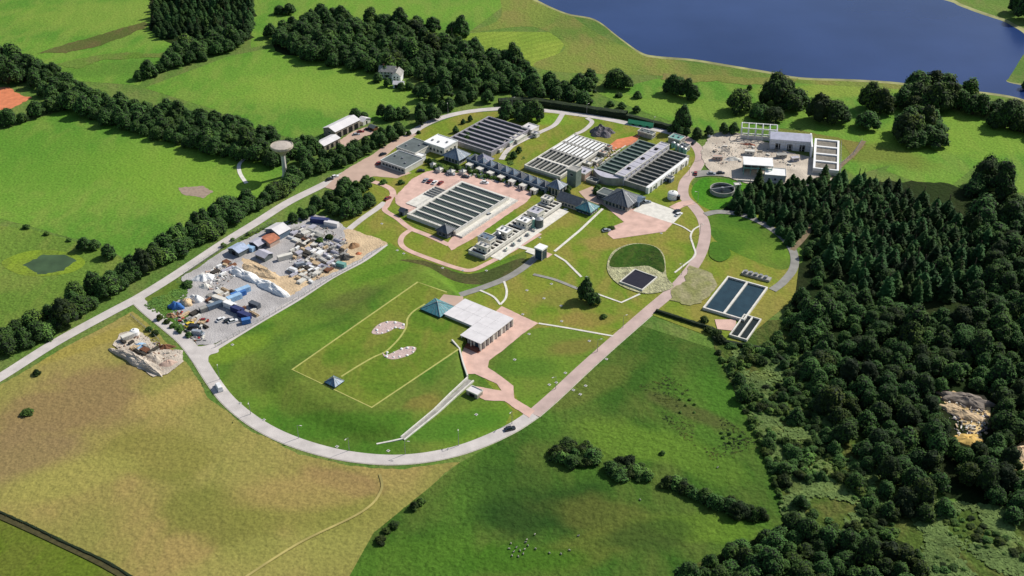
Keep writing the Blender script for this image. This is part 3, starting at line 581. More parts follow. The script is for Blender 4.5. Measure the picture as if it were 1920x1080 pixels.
row('B', [(1800, 205), (1850, 222), (1900, 240), (1950, 262)], 5.5, 7, 'dark tree in the row running right from the lake clump', 'trees running right from the lake clump', wob=4)
row('B', [(1780, 190), (1830, 200), (1880, 218), (1950, 240)], 9, 6, 'dark tree in the row running right from the lake clump', 'trees running right from the lake clump', wob=4)
g = 'trees of the compact round copse'; lb = 'tree of the compact dark copse standing alone in the right meadow'
fill('B', [(1685, 250), (1700, 240), (1745, 240), (1768, 255), (1755, 275), (1695, 273)], 5.6, 7.2, lb, g)
row('B', [(1895, 20), (1915, 30), (1940, 45)], 9, 7, 'tree on the far lake shore at the top right corner', 'trees on the far shore', wob=3)
row('B', [(1900, 158), (1930, 170)], 8, 4, 'bush on the lake promontory at the right edge', 'bushes on the promontory')
# around the works
row('S', [(885, 322), (940, 340), (990, 352), (1030, 366)], 2.6, 1.5, 'dark planting between the pale porches and the spine building', 'planting along the porches', zs=1.1, jitr=.4)
row('B', [(868, 268), (885, 255), (900, 240)], 5, 1.8, 'small tree on the left bank of the slatted tank', 'trees on the bank of the slatted tank')
row('B', [(1118, 366), (1130, 362), (1115, 352)], 4, 1.8, 'small dark tree beside the largest pyramid building', 'trees beside the largest pyramid')
row('B', [(1062, 352), (1070, 362), (1052, 372)], 4, 1.7, 'small tree at the foot of the tall square tower', 'trees at the square tower')
g = 'trees between the farm sheds and the forecourt'; lb = 'bushy tree in the belt between the farm sheds and the forecourt road'
fill('B', [(560, 345), (590, 330), (620, 320), (660, 308), (690, 290), (730, 268), (760, 250), (745, 240), (700, 262), (650, 290), (600, 300), (570, 320)], 5, 3.3, lb, g)
row('B', [(545, 300), (560, 285), (580, 275), (590, 290), (570, 310)], 5, 4.2, 'tree beside the left gable of the small farm shed', 'trees beside the small farm shed', wob=2)
row('B', [(505, 375), (535, 360), (560, 352), (545, 335)], 5, 4.2, 'tree at the foot of the water tower by the road', 'trees at the foot of the water tower')
g = 'trees of the line above the farm shed'; lb = 'dark tree in the line running right from behind the white farm shed'
row('B', [(660, 222), (700, 222), (740, 222), (790, 218), (840, 205), (870, 195)], 5, 3.6, lb, g, wob=2)
row('B', [(780, 238), (800, 228), (830, 212), (850, 205)], 5, 3.4, 'bushy tree between the farm lane and the back road', 'bushy trees beside the back road')
row('B', [(700, 150), (720, 156), (740, 164), (770, 172), (790, 178)], 6, 3.2, 'garden bush beside the white farmhouse', 'garden bushes of the farmhouse', wob=2)
row('B', [(790, 190), (830, 188), (880, 186), (930, 190)], 6, 4.6, 'tree along the lower edge of the long wood', 'trees along the lower edge of the wood', wob=3)
g = 'trees of the clump above the compound'; lb = 'green tree in the clump between the compound and the pink drive'
fill('B', [(585, 395), (620, 372), (655, 350), (690, 355), (695, 385), (660, 412), (640, 410), (610, 400)], 4.6, 3.4, lb, g)
row('B', [(948, 220), (962, 226), (985, 228), (1004, 226), (1008, 218), (965, 214)], 4.6, 4.4, 'dark tree of the block beside the top slatted tanks', 'trees beside the top slatted tanks', wob=1)
row('B', [(885, 225), (860, 240), (850, 252)], 5, 2, 'low shrub on the bank left of the top slatted tanks', 'shrubs beside the top slatted tanks')
row('B', [(752, 258), (780, 250), (800, 252)], 6, 1.6, 'small shrub behind the dark flat roofed offices', 'shrubs behind the offices')
row('S', [(685, 335), (700, 342), (720, 344), (738, 338)], 3, 1.9, 'low shrub in the bed below the forecourt', 'shrubs below the forecourt')
one('S', 752, 345, 2.0, 'dark shrub at the right end of the forecourt bed')
row('B', [(800, 300), (812, 310), (820, 318), (840, 322), (862, 318), (880, 322)], 2.6, 1.6, 'small garden tree in front of the office block', 'garden trees in front of the offices')
row('S', [(880, 326), (930, 338), (980, 350), (1025, 364)], 2.4, 1.2, 'clipped shrub along the spine building', 'shrubs along the spine building')
row('B', [(958, 300), (970, 290), (985, 282)], 4, 2.1, 'small tree in the grass beside the grid tanks', 'small trees beside the grid tanks')
one('B', 1098, 562, 3.9, 'lone dark conifer like tree on the lawn between the two grey paths', zs=1.5)
one('B', 1112, 570, 3.2, 'smaller dark bush at the right foot of the lone lawn tree', zs=1.1)
one('S', 1132, 596, 1.7, 'small dark round bush beside the pale lawn path')
row('S', [(1128, 432), (1160, 428)], 4, 1.8, 'green shrub in the island of the pink court', 'shrubs in the pink court island', zs=.7)
row('S', [(345, 538), (355, 530)], 3, 2.6, 'dark bush at the upper left corner of the compound', 'bushes at the compound corner')
row('S', [(290, 596), (320, 610), (345, 630), (360, 636)], 4, 1.6, 'scruffy bush on the verge beside the compound', 'bushes on the compound verge')
row('S', [(270, 612), (285, 622), (295, 634)], 3, 2.2, 'green bush on the rubble plot', 'bushes on the rubble plot')
row('S', [(405, 470), (430, 456), (455, 446), (480, 430)], 5, 1.4, 'low bush between the road and the compound sheds', 'bushes along the compound edge')
row('B', [(545, 418), (570, 405), (590, 398), (565, 412)], 4, 2.6, 'bushy tree at the top edge of the compound', 'trees at the top of the compound')
one('S', 600, 455, 2.4, 'olive bush among the stacked materials in the compound'); one('S', 618, 448, 2.2, 'brown green bush right of the olive bush in the compound')
# far left singles
one('S', 50, 428, 1.9, 'small dark bush at far left of the pasture ditch'); one('S', 88, 440, 1.9, 'small bush right of the far left pasture bush')
one('S', 130, 452, 1.4, 'tiny bush left of the shadowed pair in the pasture')
one('B', 160, 468, 3.4, 'left tree of the shadowed clump beside the green pond', zs=.9); one('B', 178, 466, 3.2, 'middle tree of the shadowed clump beside the green pond', zs=.9)
one('B', 205, 482, 3.6, 'right tree of the shadowed clump beside the green pond', zs=.9)
one('S', 70, 702, 1.9, 'small round bush on the dry field edge under the road')
one('S', 52, 776, 3.0, 'pale ragged bush standing in the bare patch of the dry field', zs=.7)
row('S', [(708, 1026), (716, 1008), (732, 994), (745, 984)], 2.4, 1.9, 'round bush in the row on the boundary below the dry field', 'bushes on the dry field boundary', wob=.4)
row('S', [(772, 958), (785, 946), (792, 938)], 2.4, 1.9, 'round bush in the upper pair on the dry field boundary', 'upper bushes on the dry field boundary', wob=.4)
fill('S', [(1035, 855), (1060, 835), (1110, 840), (1118, 860), (1095, 875), (1050, 872)], 2.4, 3.1, 'gorse bush of the left dark clump in the lower meadow', 'gorse of the left clump')
fill('S', [(1145, 885), (1165, 868), (1205, 880), (1218, 900), (1190, 903), (1155, 898)], 2.4, 2.9, 'gorse bush of the middle dark clump in the lower meadow', 'gorse of the middle clump')
row('S', [(1250, 905), (1290, 925), (1330, 945), (1370, 960), (1415, 975), (1435, 972)], 1.7, 2.9, 'gorse bush of the long dark line in the lower meadow', 'gorse of the long line', wob=1.)
row('S', [(1320, 935), (1380, 950), (1430, 970)], 2.6, 2.5, 'gorse bush of the long dark line in the lower meadow', 'gorse of the long line', wob=1.4)
one('S', 1242, 852, 1.2, 'lone small bush in the middle of the lower meadow')
fill('S', [(1350, 812), (1390, 818), (1395, 835), (1355, 830)], 3, .7, 'tiny bush in the rough patch near the meadow edge', 'tiny bushes of the rough patch')
fill('S', [(1268, 745), (1310, 752), (1310, 785), (1270, 775)], 3.4, .8, 'tiny bush in the upper rough patch of the lower meadow', 'tiny bushes of the upper rough patch')
# meadow edge hedge and the scrub
row('S', [(1345, 662), (1370, 700), (1385, 740), (1400, 780), (1425, 830), (1440, 870), (1452, 905), (1468, 950), (1475, 990)], 2.6, 1.4, 'bush in the thin hedge along the right edge of the lower meadow', 'bushes of the meadow edge hedge', wob=.6)
SCR = [(1355, 655), (1480, 650), (1530, 740), (1600, 860), (1650, 950), (1740, 1010), (1620, 1010), (1500, 960), (1455, 890), (1410, 790)]
fill('S', SCR, 2.6, 1.9, 'scattered bush on the rough ground between meadow and wood', 'scattered bushes of the rough ground', jitr=.6, cap=330, zs=.9, patchy=.35)
fill('B', SCR, 9, 2.6, 'small bushy tree on the rough ground between meadow and wood', 'small trees of the rough ground', jitr=.4, cap=45, patchy=.5)
# right woods
fill('C', [(1375, 405), (1372, 378), (1400, 358), (1480, 345), (1545, 340), (1545, 362), (1525, 410), (1500, 440), (1480, 462), (1452, 432), (1420, 412)], 4.1, 2.7, 'narrow dark spruce in the plantation below the construction site', 'spruces below the construction site', cap=160)
clear = [[(1540, 330), (1560, 330), (1530, 430), (1500, 480), (1484, 470)],
         [(1745, 745), (1790, 725), (1865, 735), (1880, 775), (1865, 815), (1845, 862), (1795, 850), (1760, 800)], [(1880, 835), (1980, 800), (1980, 890), (1895, 888)]]
fill('C', [(1560, 350), (1600, 345), (1640, 352), (1700, 362), (1740, 390), (1790, 410), (1830, 440), (1860, 470), (1850, 520), (1800, 560), (1740, 570), (1640, 560), (1560, 520), (1535, 460), (1540, 400)], 4.7, 3.3, 'dark pointed spruce in the big plantation at the right', 'spruces of the right plantation', excl=clear, cap=420, jitr=.35)
fill('B', [(1840, 420), (1990, 430), (2000, 580), (1870, 610), (1810, 580), (1850, 520)], 6.5, 5.0, 'leafy tree at the right edge beside the big plantation', 'leafy trees right of the plantation')
fill('B', [(1580, 350), (1740, 390), (1840, 450), (1800, 540), (1640, 540), (1560, 500), (1560, 400)], 15, 3.9, 'leafy tree standing among the spruces of the right plantation', 'leafy trees among the spruces')
row('B', [(1800, 360), (1830, 372), (1850, 340), (1870, 362), (1895, 395), (1925, 400)], 7, 6.5, 'large rounded tree where the right plantation meets the meadow', 'rounded trees at the plantation edge', wob=3)
row('B', [(1810, 410), (1860, 415), (1900, 430)], 8, 6.8, 'large rounded tree where the right plantation meets the meadow', 'rounded trees at the plantation edge', wob=3)
fill('B', [(1500, 570), (1560, 545), (1640, 575), (1740, 600), (1860, 610), (1980, 570), (2010, 760), (1980, 960), (1900, 985), (1800, 900), (1745, 860), (1770, 960), (1740, 985), (1680, 960), (1600, 860), (1530, 730), (1490, 650)], 5.9, 4.4, 'leafy tree in the tangled wood at the lower right', 'trees of the lower right wood', excl=clear, cap=420)
fill('B', [(1545, 345), (1575, 350), (1560, 400), (1540, 450), (1560, 500), (1530, 540), (1505, 500), (1530, 430)], 6, 2.8, 'light green tree beside the dirt track through the plantation', 'trees beside the dirt track')
fill('B', [(1270, 1100), (1330, 1060), (1400, 1030), (1470, 990), (1530, 995), (1600, 1020), (1720, 1050), (1780, 1130), (1300, 1150)], 4.8, 3.7, 'dark tree in the wood along the bottom edge', 'trees of the bottom wood', cap=140)
fill('S', [(1740, 985), (1800, 950), (1880, 1000), (1980, 990), (1980, 1120), (1760, 1120)], 2.8, 1.5, 'low bush on the olive rough ground in the bottom right corner', 'bushes of the bottom right corner', jitr=.6, cap=150, zs=.7, patchy=.5)
row('S', [(1320, 602), (1345, 640), (1390, 652), (1450, 650), (1480, 600), (1480, 570)], 4.5, 2.4, 'bush round the lower side of the twin water tanks', 'bushes below the twin tanks')
row('S', [(1400, 395), (1430, 402), (1455, 420), (1480, 440)], 4.5, 1.6, 'bush on the verge of the grey road round the plantation', 'bushes on the grey road verge')
# ---- build: the 290 largest of each kind one by one, the rest as one mass
def meshdata(me):
    n = len(me.vertices); v = np.empty(n*3); me.vertices.foreach_get('co', v); L = len(me.loops); li = np.empty(L, int); me.loops.foreach_get('vertex_index', li)
    F_ = len(me.polygons); ls = np.empty(F_, int); me.polygons.foreach_get('loop_start', ls); lt = np.empty(F_, int); me.polygons.foreach_get('loop_total', lt)
    mi = np.empty(F_, int); me.polygons.foreach_get('material_index', mi); return v.reshape(-1, 3), li, lt, mi
def joined(name, items, mats):
    Vs, Ls, Ts, Ms = [], [], [], []; off = 0
    for me, x, y, z, r, rz, a in items:
        v, li, lt, mi = meshdata(me); c, s = math.cos(a), math.sin(a)
        w = np.stack([(v[:, 0]*c-v[:, 1]*s)*r+x, (v[:, 0]*s+v[:, 1]*c)*r+y, v[:, 2]*rz+z], 1)
        Vs.append(w); Ls.append(li+off); Ts.append(lt); Ms.append(mi); off += len(v)
    V_, L_, T_, M_ = map(np.concatenate, (Vs, Ls, Ts, Ms)); me = bpy.data.meshes.new(name)
    me.vertices.add(len(V_)); me.vertices.foreach_set('co', V_.ravel()); me.loops.add(len(L_)); me.loops.foreach_set('vertex_index', L_)
    me.polygons.add(len(T_)); st = np.concatenate([[0], np.cumsum(T_)[:-1]]); me.polygons.foreach_set('loop_start', st); me.polygons.foreach_set('loop_total', T_)
    for m in mats: me.materials.append(m)
    me.polygons.foreach_set('material_index', M_); me.update(calc_edges=True); me.validate()
    o = bpy.data.objects.new(name, me); COL.objects.link(o); return o
KN = {'B': 'broadleaf_tree', 'C': 'conifer_tree', 'S': 'shrub'}; KC = {'B': 'tree', 'C': 'conifer', 'S': 'bush'}
for kind in 'BCS':
    lst = sorted([p for p in PL if p['k'] == kind], key=lambda p: -p['r']*pxm(p['y']))
    near, far = lst[:290], lst[290:]
    print('VEG', kind, len(lst))
    for i, p in enumerate(near):
        a = rnd.uniform(0, 6.28); r = p['r']
        o = thing(p['name'] or KN[kind], p['label'], KC[kind], (p['x'], p['y'], p['z0']), p['group'], a)
        o.scale = (r, r*rnd.uniform(.88, 1.12), r*p['zs']*rnd.uniform(.72, 1.22))
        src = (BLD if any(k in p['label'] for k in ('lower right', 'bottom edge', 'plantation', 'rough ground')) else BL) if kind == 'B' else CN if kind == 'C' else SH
        c = bpy.data.objects.new('crown', src[rnd.randrange(len(src))]); COL.objects.link(c); c.parent = o
        if kind != 'S':
            t = bpy.data.objects.new('trunk', TRC if kind == 'C' else TR[i % 3]); COL.objects.link(t); t.parent = o
    if far:
        it = []
        for p in far:
            src = BL if kind == 'B' else CN if kind == 'C' else SH
            it.append((src[rnd.randrange(len(src))], p['x'], p['y'], p['z0'], p['r'], p['r']*p['zs'], rnd.uniform(0, 6.28)))
        o = joined({'B': 'distant_woodland', 'C': 'distant_conifers', 'S': 'distant_scrub'}[kind], it, [{'B': FOL, 'C': CON, 'S': FOL2}[kind], CORE])
        tag(o, {'B': 'far off trees of the woods and hedgerows, too many to count', 'C': 'far off conifers of the top woods, too many to count', 'S': 'small scattered bushes, too many to count'}[kind], {'B': 'woodland', 'C': 'woodland', 'S': 'scrub'}[kind], kind='stuff')
# rough tussocks: nobody could count them
def tufts(name, poly, n, label, m, size=.5, seed=1):
    Wp = [tuple(P(x, y)[:2]) for x, y in poly]; xs = [q[0] for q in Wp]; ys = [q[1] for q in Wp]; r = random.Random(seed); mb = MB(); k = 0; t = 0
    while k < n and t < n*8:
        t += 1; x, y = r.uniform(min(xs), max(xs)), r.uniform(min(ys), max(ys))
        if not inside(x, y, Wp) or mnoise.noise((x*.09, y*.09, seed)) < -.1+.3*r.random(): continue
        k += 1; h = size*r.uniform(.5, 1.5); z = h*.5
        for j in range(3): leafquad(mb, Vector((x+r.uniform(-.4, .4), y+r.uniform(-.4, .4), z)), Vector((0, 0, 1)), h, r, 0)
    tag(mb.build(name, m), label, 'rough grass', kind='stuff')
tufts('rough_tussocks', [(1345, 660), (1480, 650), (1530, 740), (1600, 860), (1760, 940), (1980, 960), (1980, 1120), (1760, 1120), (1600, 1000), (1470, 985), (1455, 890), (1410, 790)], 11000, 'olive tussocks and low growth on the rough ground between meadow and woods', foliage('foliage_olive', (58, 72, 32), (120, 128, 66)), .62)
tufts('field_tussocks', [(1180, 690), (1250, 700), (1420, 830), (1420, 900), (1330, 860), (1230, 780)], 500, 'scattered tussocks across the upper part of the lower meadow', FOL2, .3, 4)
tufts('weeds', [(430, 455), (530, 412), (600, 400), (640, 415), (600, 412), (530, 424), (430, 468)], 500, 'weeds on the bank between the left road and the compound', FOL2, .5, 5)
tufts('weeds', [(262, 566), (330, 528), (352, 540), (345, 580), (375, 640), (340, 628), (300, 596)], 900, 'weeds on the verge at the left corner of the compound', FOL2, .45, 6)
tufts('ground_cover', [(800, 300), (830, 300), (880, 318), (960, 338), (1030, 358), (1028, 368), (960, 350), (880, 330), (810, 322)], 900, 'leafy planting between the pink court and the spine building', FOL2, .55, 7)
tufts('ground_cover', [(950, 290), (990, 270), (1000, 282), (975, 305), (955, 310)], 350, 'leafy planting left of the grid tank', FOL2, .55, 8)
tufts('basin_reeds', [(1148, 494), (1158, 472), (1190, 460), (1225, 465), (1240, 482), (1238, 500), (1210, 498), (1180, 500)], 500, 'reeds and weeds in the round hollow beside the loop road', FOL, .5, 9)
# clipped hedges
def hedge(name, px, w, h, label, cat='hedge', mats=None):
    line = smooth_line([tuple(P(x, y)[:2]) for x, y in px], k=10); r = random.Random(len(px)*7+int(h*10)); mb = MB(); n = len(line)
    prof = [(-.5, 0), (-.52, .6), (-.36, .95), (0, 1), (.36, .95), (.52, .6), (.5, 0)]; vs = []
    rows = [offset(line, w*a) for a, _ in prof]
    for j, (_, b) in enumerate(prof): vs += [(rows[j][i][0]+r.uniform(-.15, .15), rows[j][i][1]+r.uniform(-.15, .15), h*b*r.uniform(.92, 1.06)) for i in range(n)]
    mb.add(vs, [(j*n+i, j*n+i+1, (j+1)*n+i+1, (j+1)*n+i) for j in range(6) for i in range(n-1)], 1)
    for i in range(n-1):
        a, b = Vector(line[i]), Vector(line[i+1]); L = (b-a).length
        for k in range(int(L*w*1.6)):
            j = r.randrange(6); t = r.random(); u = r.random()
            p0, p1 = Vector(vs[j*n+i]), Vector(vs[(j+1)*n+i]); q0, q1 = Vector(vs[j*n+i+1]), Vector(vs[(j+1)*n+i+1])
            p = p0.lerp(p1, t).lerp(q0.lerp(q1, t), u); leafquad(mb, p, Vector((0, 0, 1)), .32, r, 0)
    return tag(mb.build(name, mats or [FOL, CORE]), label, cat)
hedge('clipped_hedge', [(935, 196), (985, 194), (1050, 202), (1130, 214), (1175, 220)], 5.5, 3.4, 'long dark clipped hedge running behind the back road', mats=[FOL2, CORE])
hedge('clipped_hedge', [(1175, 222), (1230, 236), (1290, 250)], 4, 2.6, 'lower clipped hedge behind the turquoise sheeting at the back road')
hedge('field_hedge', [(-60, 942), (0, 962), (60, 988), (120, 1018), (200, 1055), (270, 1098)], .9, .7, 'low brown hedge along the ditch at the bottom left', mats=[foliage('foliage_dry', (46, 44, 20), (96, 86, 44)), CORE])
hedge('field_hedge', [(1230, 585), (1290, 605), (1340, 622), (1345, 640), (1440, 660), (1480, 690)], 1.6, 1.5, 'dark hedge below the twin water tanks')
# ================================================================== buildings and works
AZ = math.radians(-36)
class Fr:
    """local frame of a rectangular plan: c0 far/top corner, c1 along u, c3 along v (corner pixels read at height h)"""
    def __init__(s, c, h=0., az=AZ, grow=0.):
        w = [P(x, y, h) for x, y in c]; s.u = Vector((math.cos(az), math.sin(az), 0)); s.v = Vector((math.sin(az), -math.cos(az), 0))
        m = sum(w, Vector())/4; m.z = 0
        s.lu = sum(abs((q-m).dot(s.u)) for q in w)/2+grow; s.lv = sum(abs((q-m).dot(s.v)) for q in w)/2+grow
        s.o = m-s.u*s.lu/2-s.v*s.lv/2; s.az = az; s.base = (s.o+s.u*s.lu/2+s.v*s.lv/2)
    def at(s, a, b, z=0.): p = s.o+s.u*a+s.v*b; return (p.x, p.y, z)
    def box(s, mb, a0, a1, b0, b1, z0, z1, mi=0):
        return mb.prism([s.at(a, b)[:2] for a, b in ((a0, b0), (a1, b0), (a1, b1), (a0, b1))], z0, z1, mi)
    def quad(s, mb, a0, a1, b0, b1, z, mi=0):
        mb.add([s.at(a0, b1, z), s.at(a1, b1, z), s.at(a1, b0, z), s.at(a0, b0, z)], [(0, 1, 2, 3)], mi); return mb
def fr0(px, py, lu, lv, az=AZ, z=0.):
    f = Fr.__new__(Fr); m = P(px, py, z); m.z = 0; f.u = Vector((math.cos(az), math.sin(az), 0)); f.v = Vector((math.sin(az), -math.cos(az), 0))
    f.lu, f.lv, f.az = lu, lv, az; f.o = m-f.u*lu/2-f.v*lv/2; f.base = m; return f
def root(name, label, cat, f, group=None, z=0.):
    return thing(name, label, cat, (f.base.x, f.base.y, z), group)
def openings(f, r, side, n, z0, z1, w, m=None, name='window', margin=.8, sub=True):
    """n windows on one side of the frame ('u0','u1' end faces, 'v0','v1' long faces)"""
    L = f.lv if side[0] == 'u' else f.lu
    for i in range(n):
        t = margin+(L-2*margin)*(i+.5)/n
        mb = MB(); fm = MB()
        def bx(q, d0, d1, w_, a, b):
            if side == 'v1': f.box(q, t-w_/2, t+w_/2, f.lv+d0, f.lv+d1, a, b)
            elif side == 'v0': f.box(q, t-w_/2, t+w_/2, -d1, -d0, a, b)
            elif side == 'u1': f.box(q, f.lu+d0, f.lu+d1, t-w_/2, t+w_/2, a, b)
            else: f.box(q, -d1, -d0, t-w_/2, t+w_/2, a, b)
        bx(mb, .0, .06, w, z0, z1); o = mb.build(name, m or M_glass, r)
        if sub:
            bx(fm, -.02, .12, w+.16, z1, z1+.12); bx(fm, -.02, .16, w+.2, z0-.12, z0); fm.build('frame', M_off, o)
def gable(name, label, f, he, hr, wall, roof, ridge='u', over=.35, group=None, wins=(), doors=(), z=0., cat='building', ribs=True, chimney=False):
    r = root(name, label, cat, f, group, z); mb = MB()
    f.box(mb, 0, f.lu, 0, f.lv, z-.1, z+he)
    if ridge == 'u':
        g = [[f.at(a, b, q) for b, q in ((0, z+he), (f.lv, z+he), (f.lv/2, z+hr))] for a in (.02, f.lu-.02)]
    else:
        g = [[f.at(a, b, q) for a, q in ((0, z+he), (f.lu, z+he), (f.lu/2, z+hr))] for b in (.02, f.lv-.02)]
    for t in g: mb.add(t, [(0, 1, 2), (2, 1, 0)][:1])
    mb.build('wall', wall, r)
    rb = MB(); t = .14
    def slab(P4):
        rb.add(P4+[(a, b, c-t) for a, b, c in P4], [(0, 1, 2, 3), (7, 6, 5, 4), (0, 4, 5, 1), (1, 5, 6, 2), (2, 6, 7, 3), (3, 7, 4, 0)])
    o = over; k = (hr-he)/((f.lv if ridge == 'u' else f.lu)/2)*o; zb = z+.16
    if ridge == 'u':
        slab([f.at(-o, -o, zb+he-k), f.at(-o, f.lv/2, zb+hr), f.at(f.lu+o, f.lv/2, zb+hr), f.at(f.lu+o, -o, zb+he-k)])
        slab([f.at(-o, f.lv/2, zb+hr+.003), f.at(-o, f.lv+o, zb+he-k), f.at(f.lu+o, f.lv+o, zb+he-k), f.at(f.lu+o, f.lv/2, zb+hr+.003)])
    else:
        slab([f.at(-o, -o, zb+he-k), f.at(-o, f.lv+o, zb+he-k), f.at(f.lu/2, f.lv+o, zb+hr), f.at(f.lu/2, -o, zb+hr)])
        slab([f.at(f.lu/2, -o, zb+hr+.003), f.at(f.lu/2, f.lv+o, zb+hr+.003), f.at(f.lu+o, f.lv+o, zb+he-k), f.at(f.lu+o, -o, zb+he-k)])
    ro = rb.build('roof', roof, r)
    if chimney:
        c = MB(); f.box(c, f.lu*.2, f.lu*.2+.9, f.lv/2-.4, f.lv/2+.4, z+hr-.4, z+hr+1.1); c.build('chimney', M_brick, ro)
    for s_, n, a, b, w in wins: openings(f, r, s_, n, z+a, z+b, w)
    for s_, n, a, b, w in doors: openings(f, r, s_, n, z+a, z+b, w, M_dark, 'door', sub=False)
    return r
def flatb(name, label, f, h, wall, roof, par=.35, group=None, wins=(), doors=(), z=0., cat='building', vents=0, fascia=None):
    r = root(name, label, cat, f, group, z); mb = MB(); f.box(mb, 0, f.lu, 0, f.lv, z-.1, z+h); mb.build('wall', wall, r)
    q = MB(); f.box(q, -.15, f.lu+.15, -.15, f.lv+.15, z+h, z+h+.12); ro = q.build('roof', roof, r)
    p = MB(); e = .17; t = .22; zt = z+h+.1+par
    for a0, a1, b0, b1 in ((-e, f.lu+e, -e, -e+t), (-e, f.lu+e, f.lv+e-t, f.lv+e), (-e, -e+t, -e+t, f.lv+e-t), (f.lu+e-t, f.lu+e, -e+t, f.lv+e-t)): f.box(p, a0, a1, b0, b1, z+h-.15, zt)
    p.build('parapet', fascia or M_off, r)
    for i in range(vents):
        v = MB(); a = f.lu*(i+.6)/(vents+.4); b = f.lv*rnd.uniform(.3, .7); f.box(v, a-.5, a+.5, b-.5, b+.5, z+h+.12, z+h+.8); v.build('roof_vent', M_metal, r)
    for s_, n, a, b, w in wins: openings(f, r, s_, n, z+a, z+b, w)
    for s_, n, a, b, w in doors: openings(f, r, s_, n, z+a, z+b, w, M_dark, 'door', sub=False)
    return r
def pyramid(name, label, f, he, hp, wall, roof, over=.5, group=None, z=0., cat='pavilion', wins=True, cap=True, seams=None, lantern=None):
    r = root(name, label, cat, f, group, z); mb = MB(); f.box(mb, 0, f.lu, 0, f.lv, z-.1, z+he); mb.build('wall', wall, r)
    q = MB(); o = over; c = f.at(f.lu/2, f.lv/2, z+hp)
    pts = [f.at(-o, -o, z+he), f.at(f.lu+o, -o, z+he), f.at(f.lu+o, f.lv+o, z+he), f.at(-o, f.lv+o, z+he)]
    lo = [(a, b, d-.18) for a, b, d in pts]
    q.add(pts+lo+[c], [(1, 0, 8), (2, 1, 8), (3, 2, 8), (0, 3, 8), (0, 1, 5, 4), (1, 2, 6, 5), (2, 3, 7, 6), (3, 0, 4, 7), (4, 5, 6, 7)]); ro = q.build('roof', roof, r)
    s = MB()
    for p in pts: s.bar((p[0], p[1], p[2]+.06), (c[0], c[1], c[2]+.08), .16)
    if seams:
        for i in range(4):
            A, B = Vector(pts[i]), Vector(pts[(i+1) % 4])
            for k in range(1, seams):
                t = k/seams; m = A.lerp(B, t); d = 1-abs(2*t-1); tip = m.lerp(Vector(c).lerp(A.lerp(B, .5), 0), d); s.bar(m+Vector((0, 0, .05)), tip+Vector((0, 0, .05)), .09)
    s.build('ridge_capping', M_metal, ro)
    if cap:
        k = MB(); k.cyl(c[0], c[1], c[2]-.3, .35, c[2]+.35, .2, 8); k.build('finial', M_off, ro)
    if wins:
        for sd_, L in (('v1', f.lu), ('u0', f.lv), ('u1', f.lv)): openings(f, r, sd_, max(1, int(L/2.2)), z+.7, z+he-.5, 1.1)
    return r
def channels(name, label, f, h, n, wall, water, rim=.8, div=.5, along='u', troughs=16, cover=None, group='', wmat=None, z=0.):
    """rectangular concrete tank with open water channels side by side"""
    r = root(name, label, 'tank', f, None, z); mb = MB(); f.box(mb, 0, f.lu, 0, f.lv, z-.1, z+h-1.5); mb.build('base', wall, r)
    rm = MB(); z0, z1 = z+h-1.5, z+h
    for a0, a1, b0, b1 in ((0, f.lu, 0, rim), (0, f.lu, f.lv-rim, f.lv), (0, rim, rim, f.lv-rim), (f.lu-rim, f.lu, rim, f.lv-rim)): f.box(rm, a0, a1, b0, b1, z0, z1)
    rm.build('rim_wall', wmat or wall, r)
    L, Wd = (f.lu, f.lv) if along == 'u' else (f.lv, f.lu)
    st = (Wd-2*rim+div)/n
    def bx(m_, a0, a1, b0, b1, q0, q1): return f.box(m_, a0, a1, b0, b1, q0, q1) if along == 'u' else f.box(m_, b0, b1, a0, a1, q0, q1)
    for i in range(n):
        b0 = rim+i*st; b1 = b0+st-div
        w = MB(); bx(w, rim+.01, L-rim-.01, b0+.01, b1-.01, z+h-1.49, z+h-.75); wo = w.build('water_channel', water, r)
        if troughs:
            t = MB()
            for k in range(troughs): a = rim+(L-2*rim)*(k+.5)/troughs; bx(t, a-.14, a+.14, b0+.02, b1-.02, z+h-.745, z+h-.52)
            t.build('trough', M_dkroof, wo)
        if i < n-1:
            d = MB(); bx(d, rim+.005, L-rim-.005, b1, b1+div, z+h-1.49, z+h-.05); d.build('divider_wall', wmat or wall, r)
        if cover:
            c = MB()
            for q in cover: bx(c, rim+(L-2*rim)*q[0], rim+(L-2*rim)*q[1], b0-.1, b1+.1, z+h+.02, z+h+.2)
            c.build('cover_panel', M_off, r)
    return r
def railing(f, r, z, sides=('v1', 'u0'), step=2.5):
    mb = MB()
    for s_ in sides:
        A, B = {'v1': ((0, f.lv), (f.lu, f.lv)), 'v0': ((0, 0), (f.lu, 0)), 'u0': ((0, 0), (0, f.lv)), 'u1': ((f.lu, 0), (f.lu, f.lv))}[s_]
        a, b = Vector(f.at(*A, z)), Vector(f.at(*B, z)); n = max(2, int((b-a).length/step))
        for i in range(n+1): p = a.lerp(b, i/n); mb.bar(p, p+Vector((0, 0, 1.1)), .07)
        mb.bar(a+Vector((0, 0, 1.1)), b+Vector((0, 0, 1.1)), .07); mb.bar(a+Vector((0, 0, .6)), b+Vector((0, 0, .6)), .05)
    return mb.build('railing', M_metal, r)
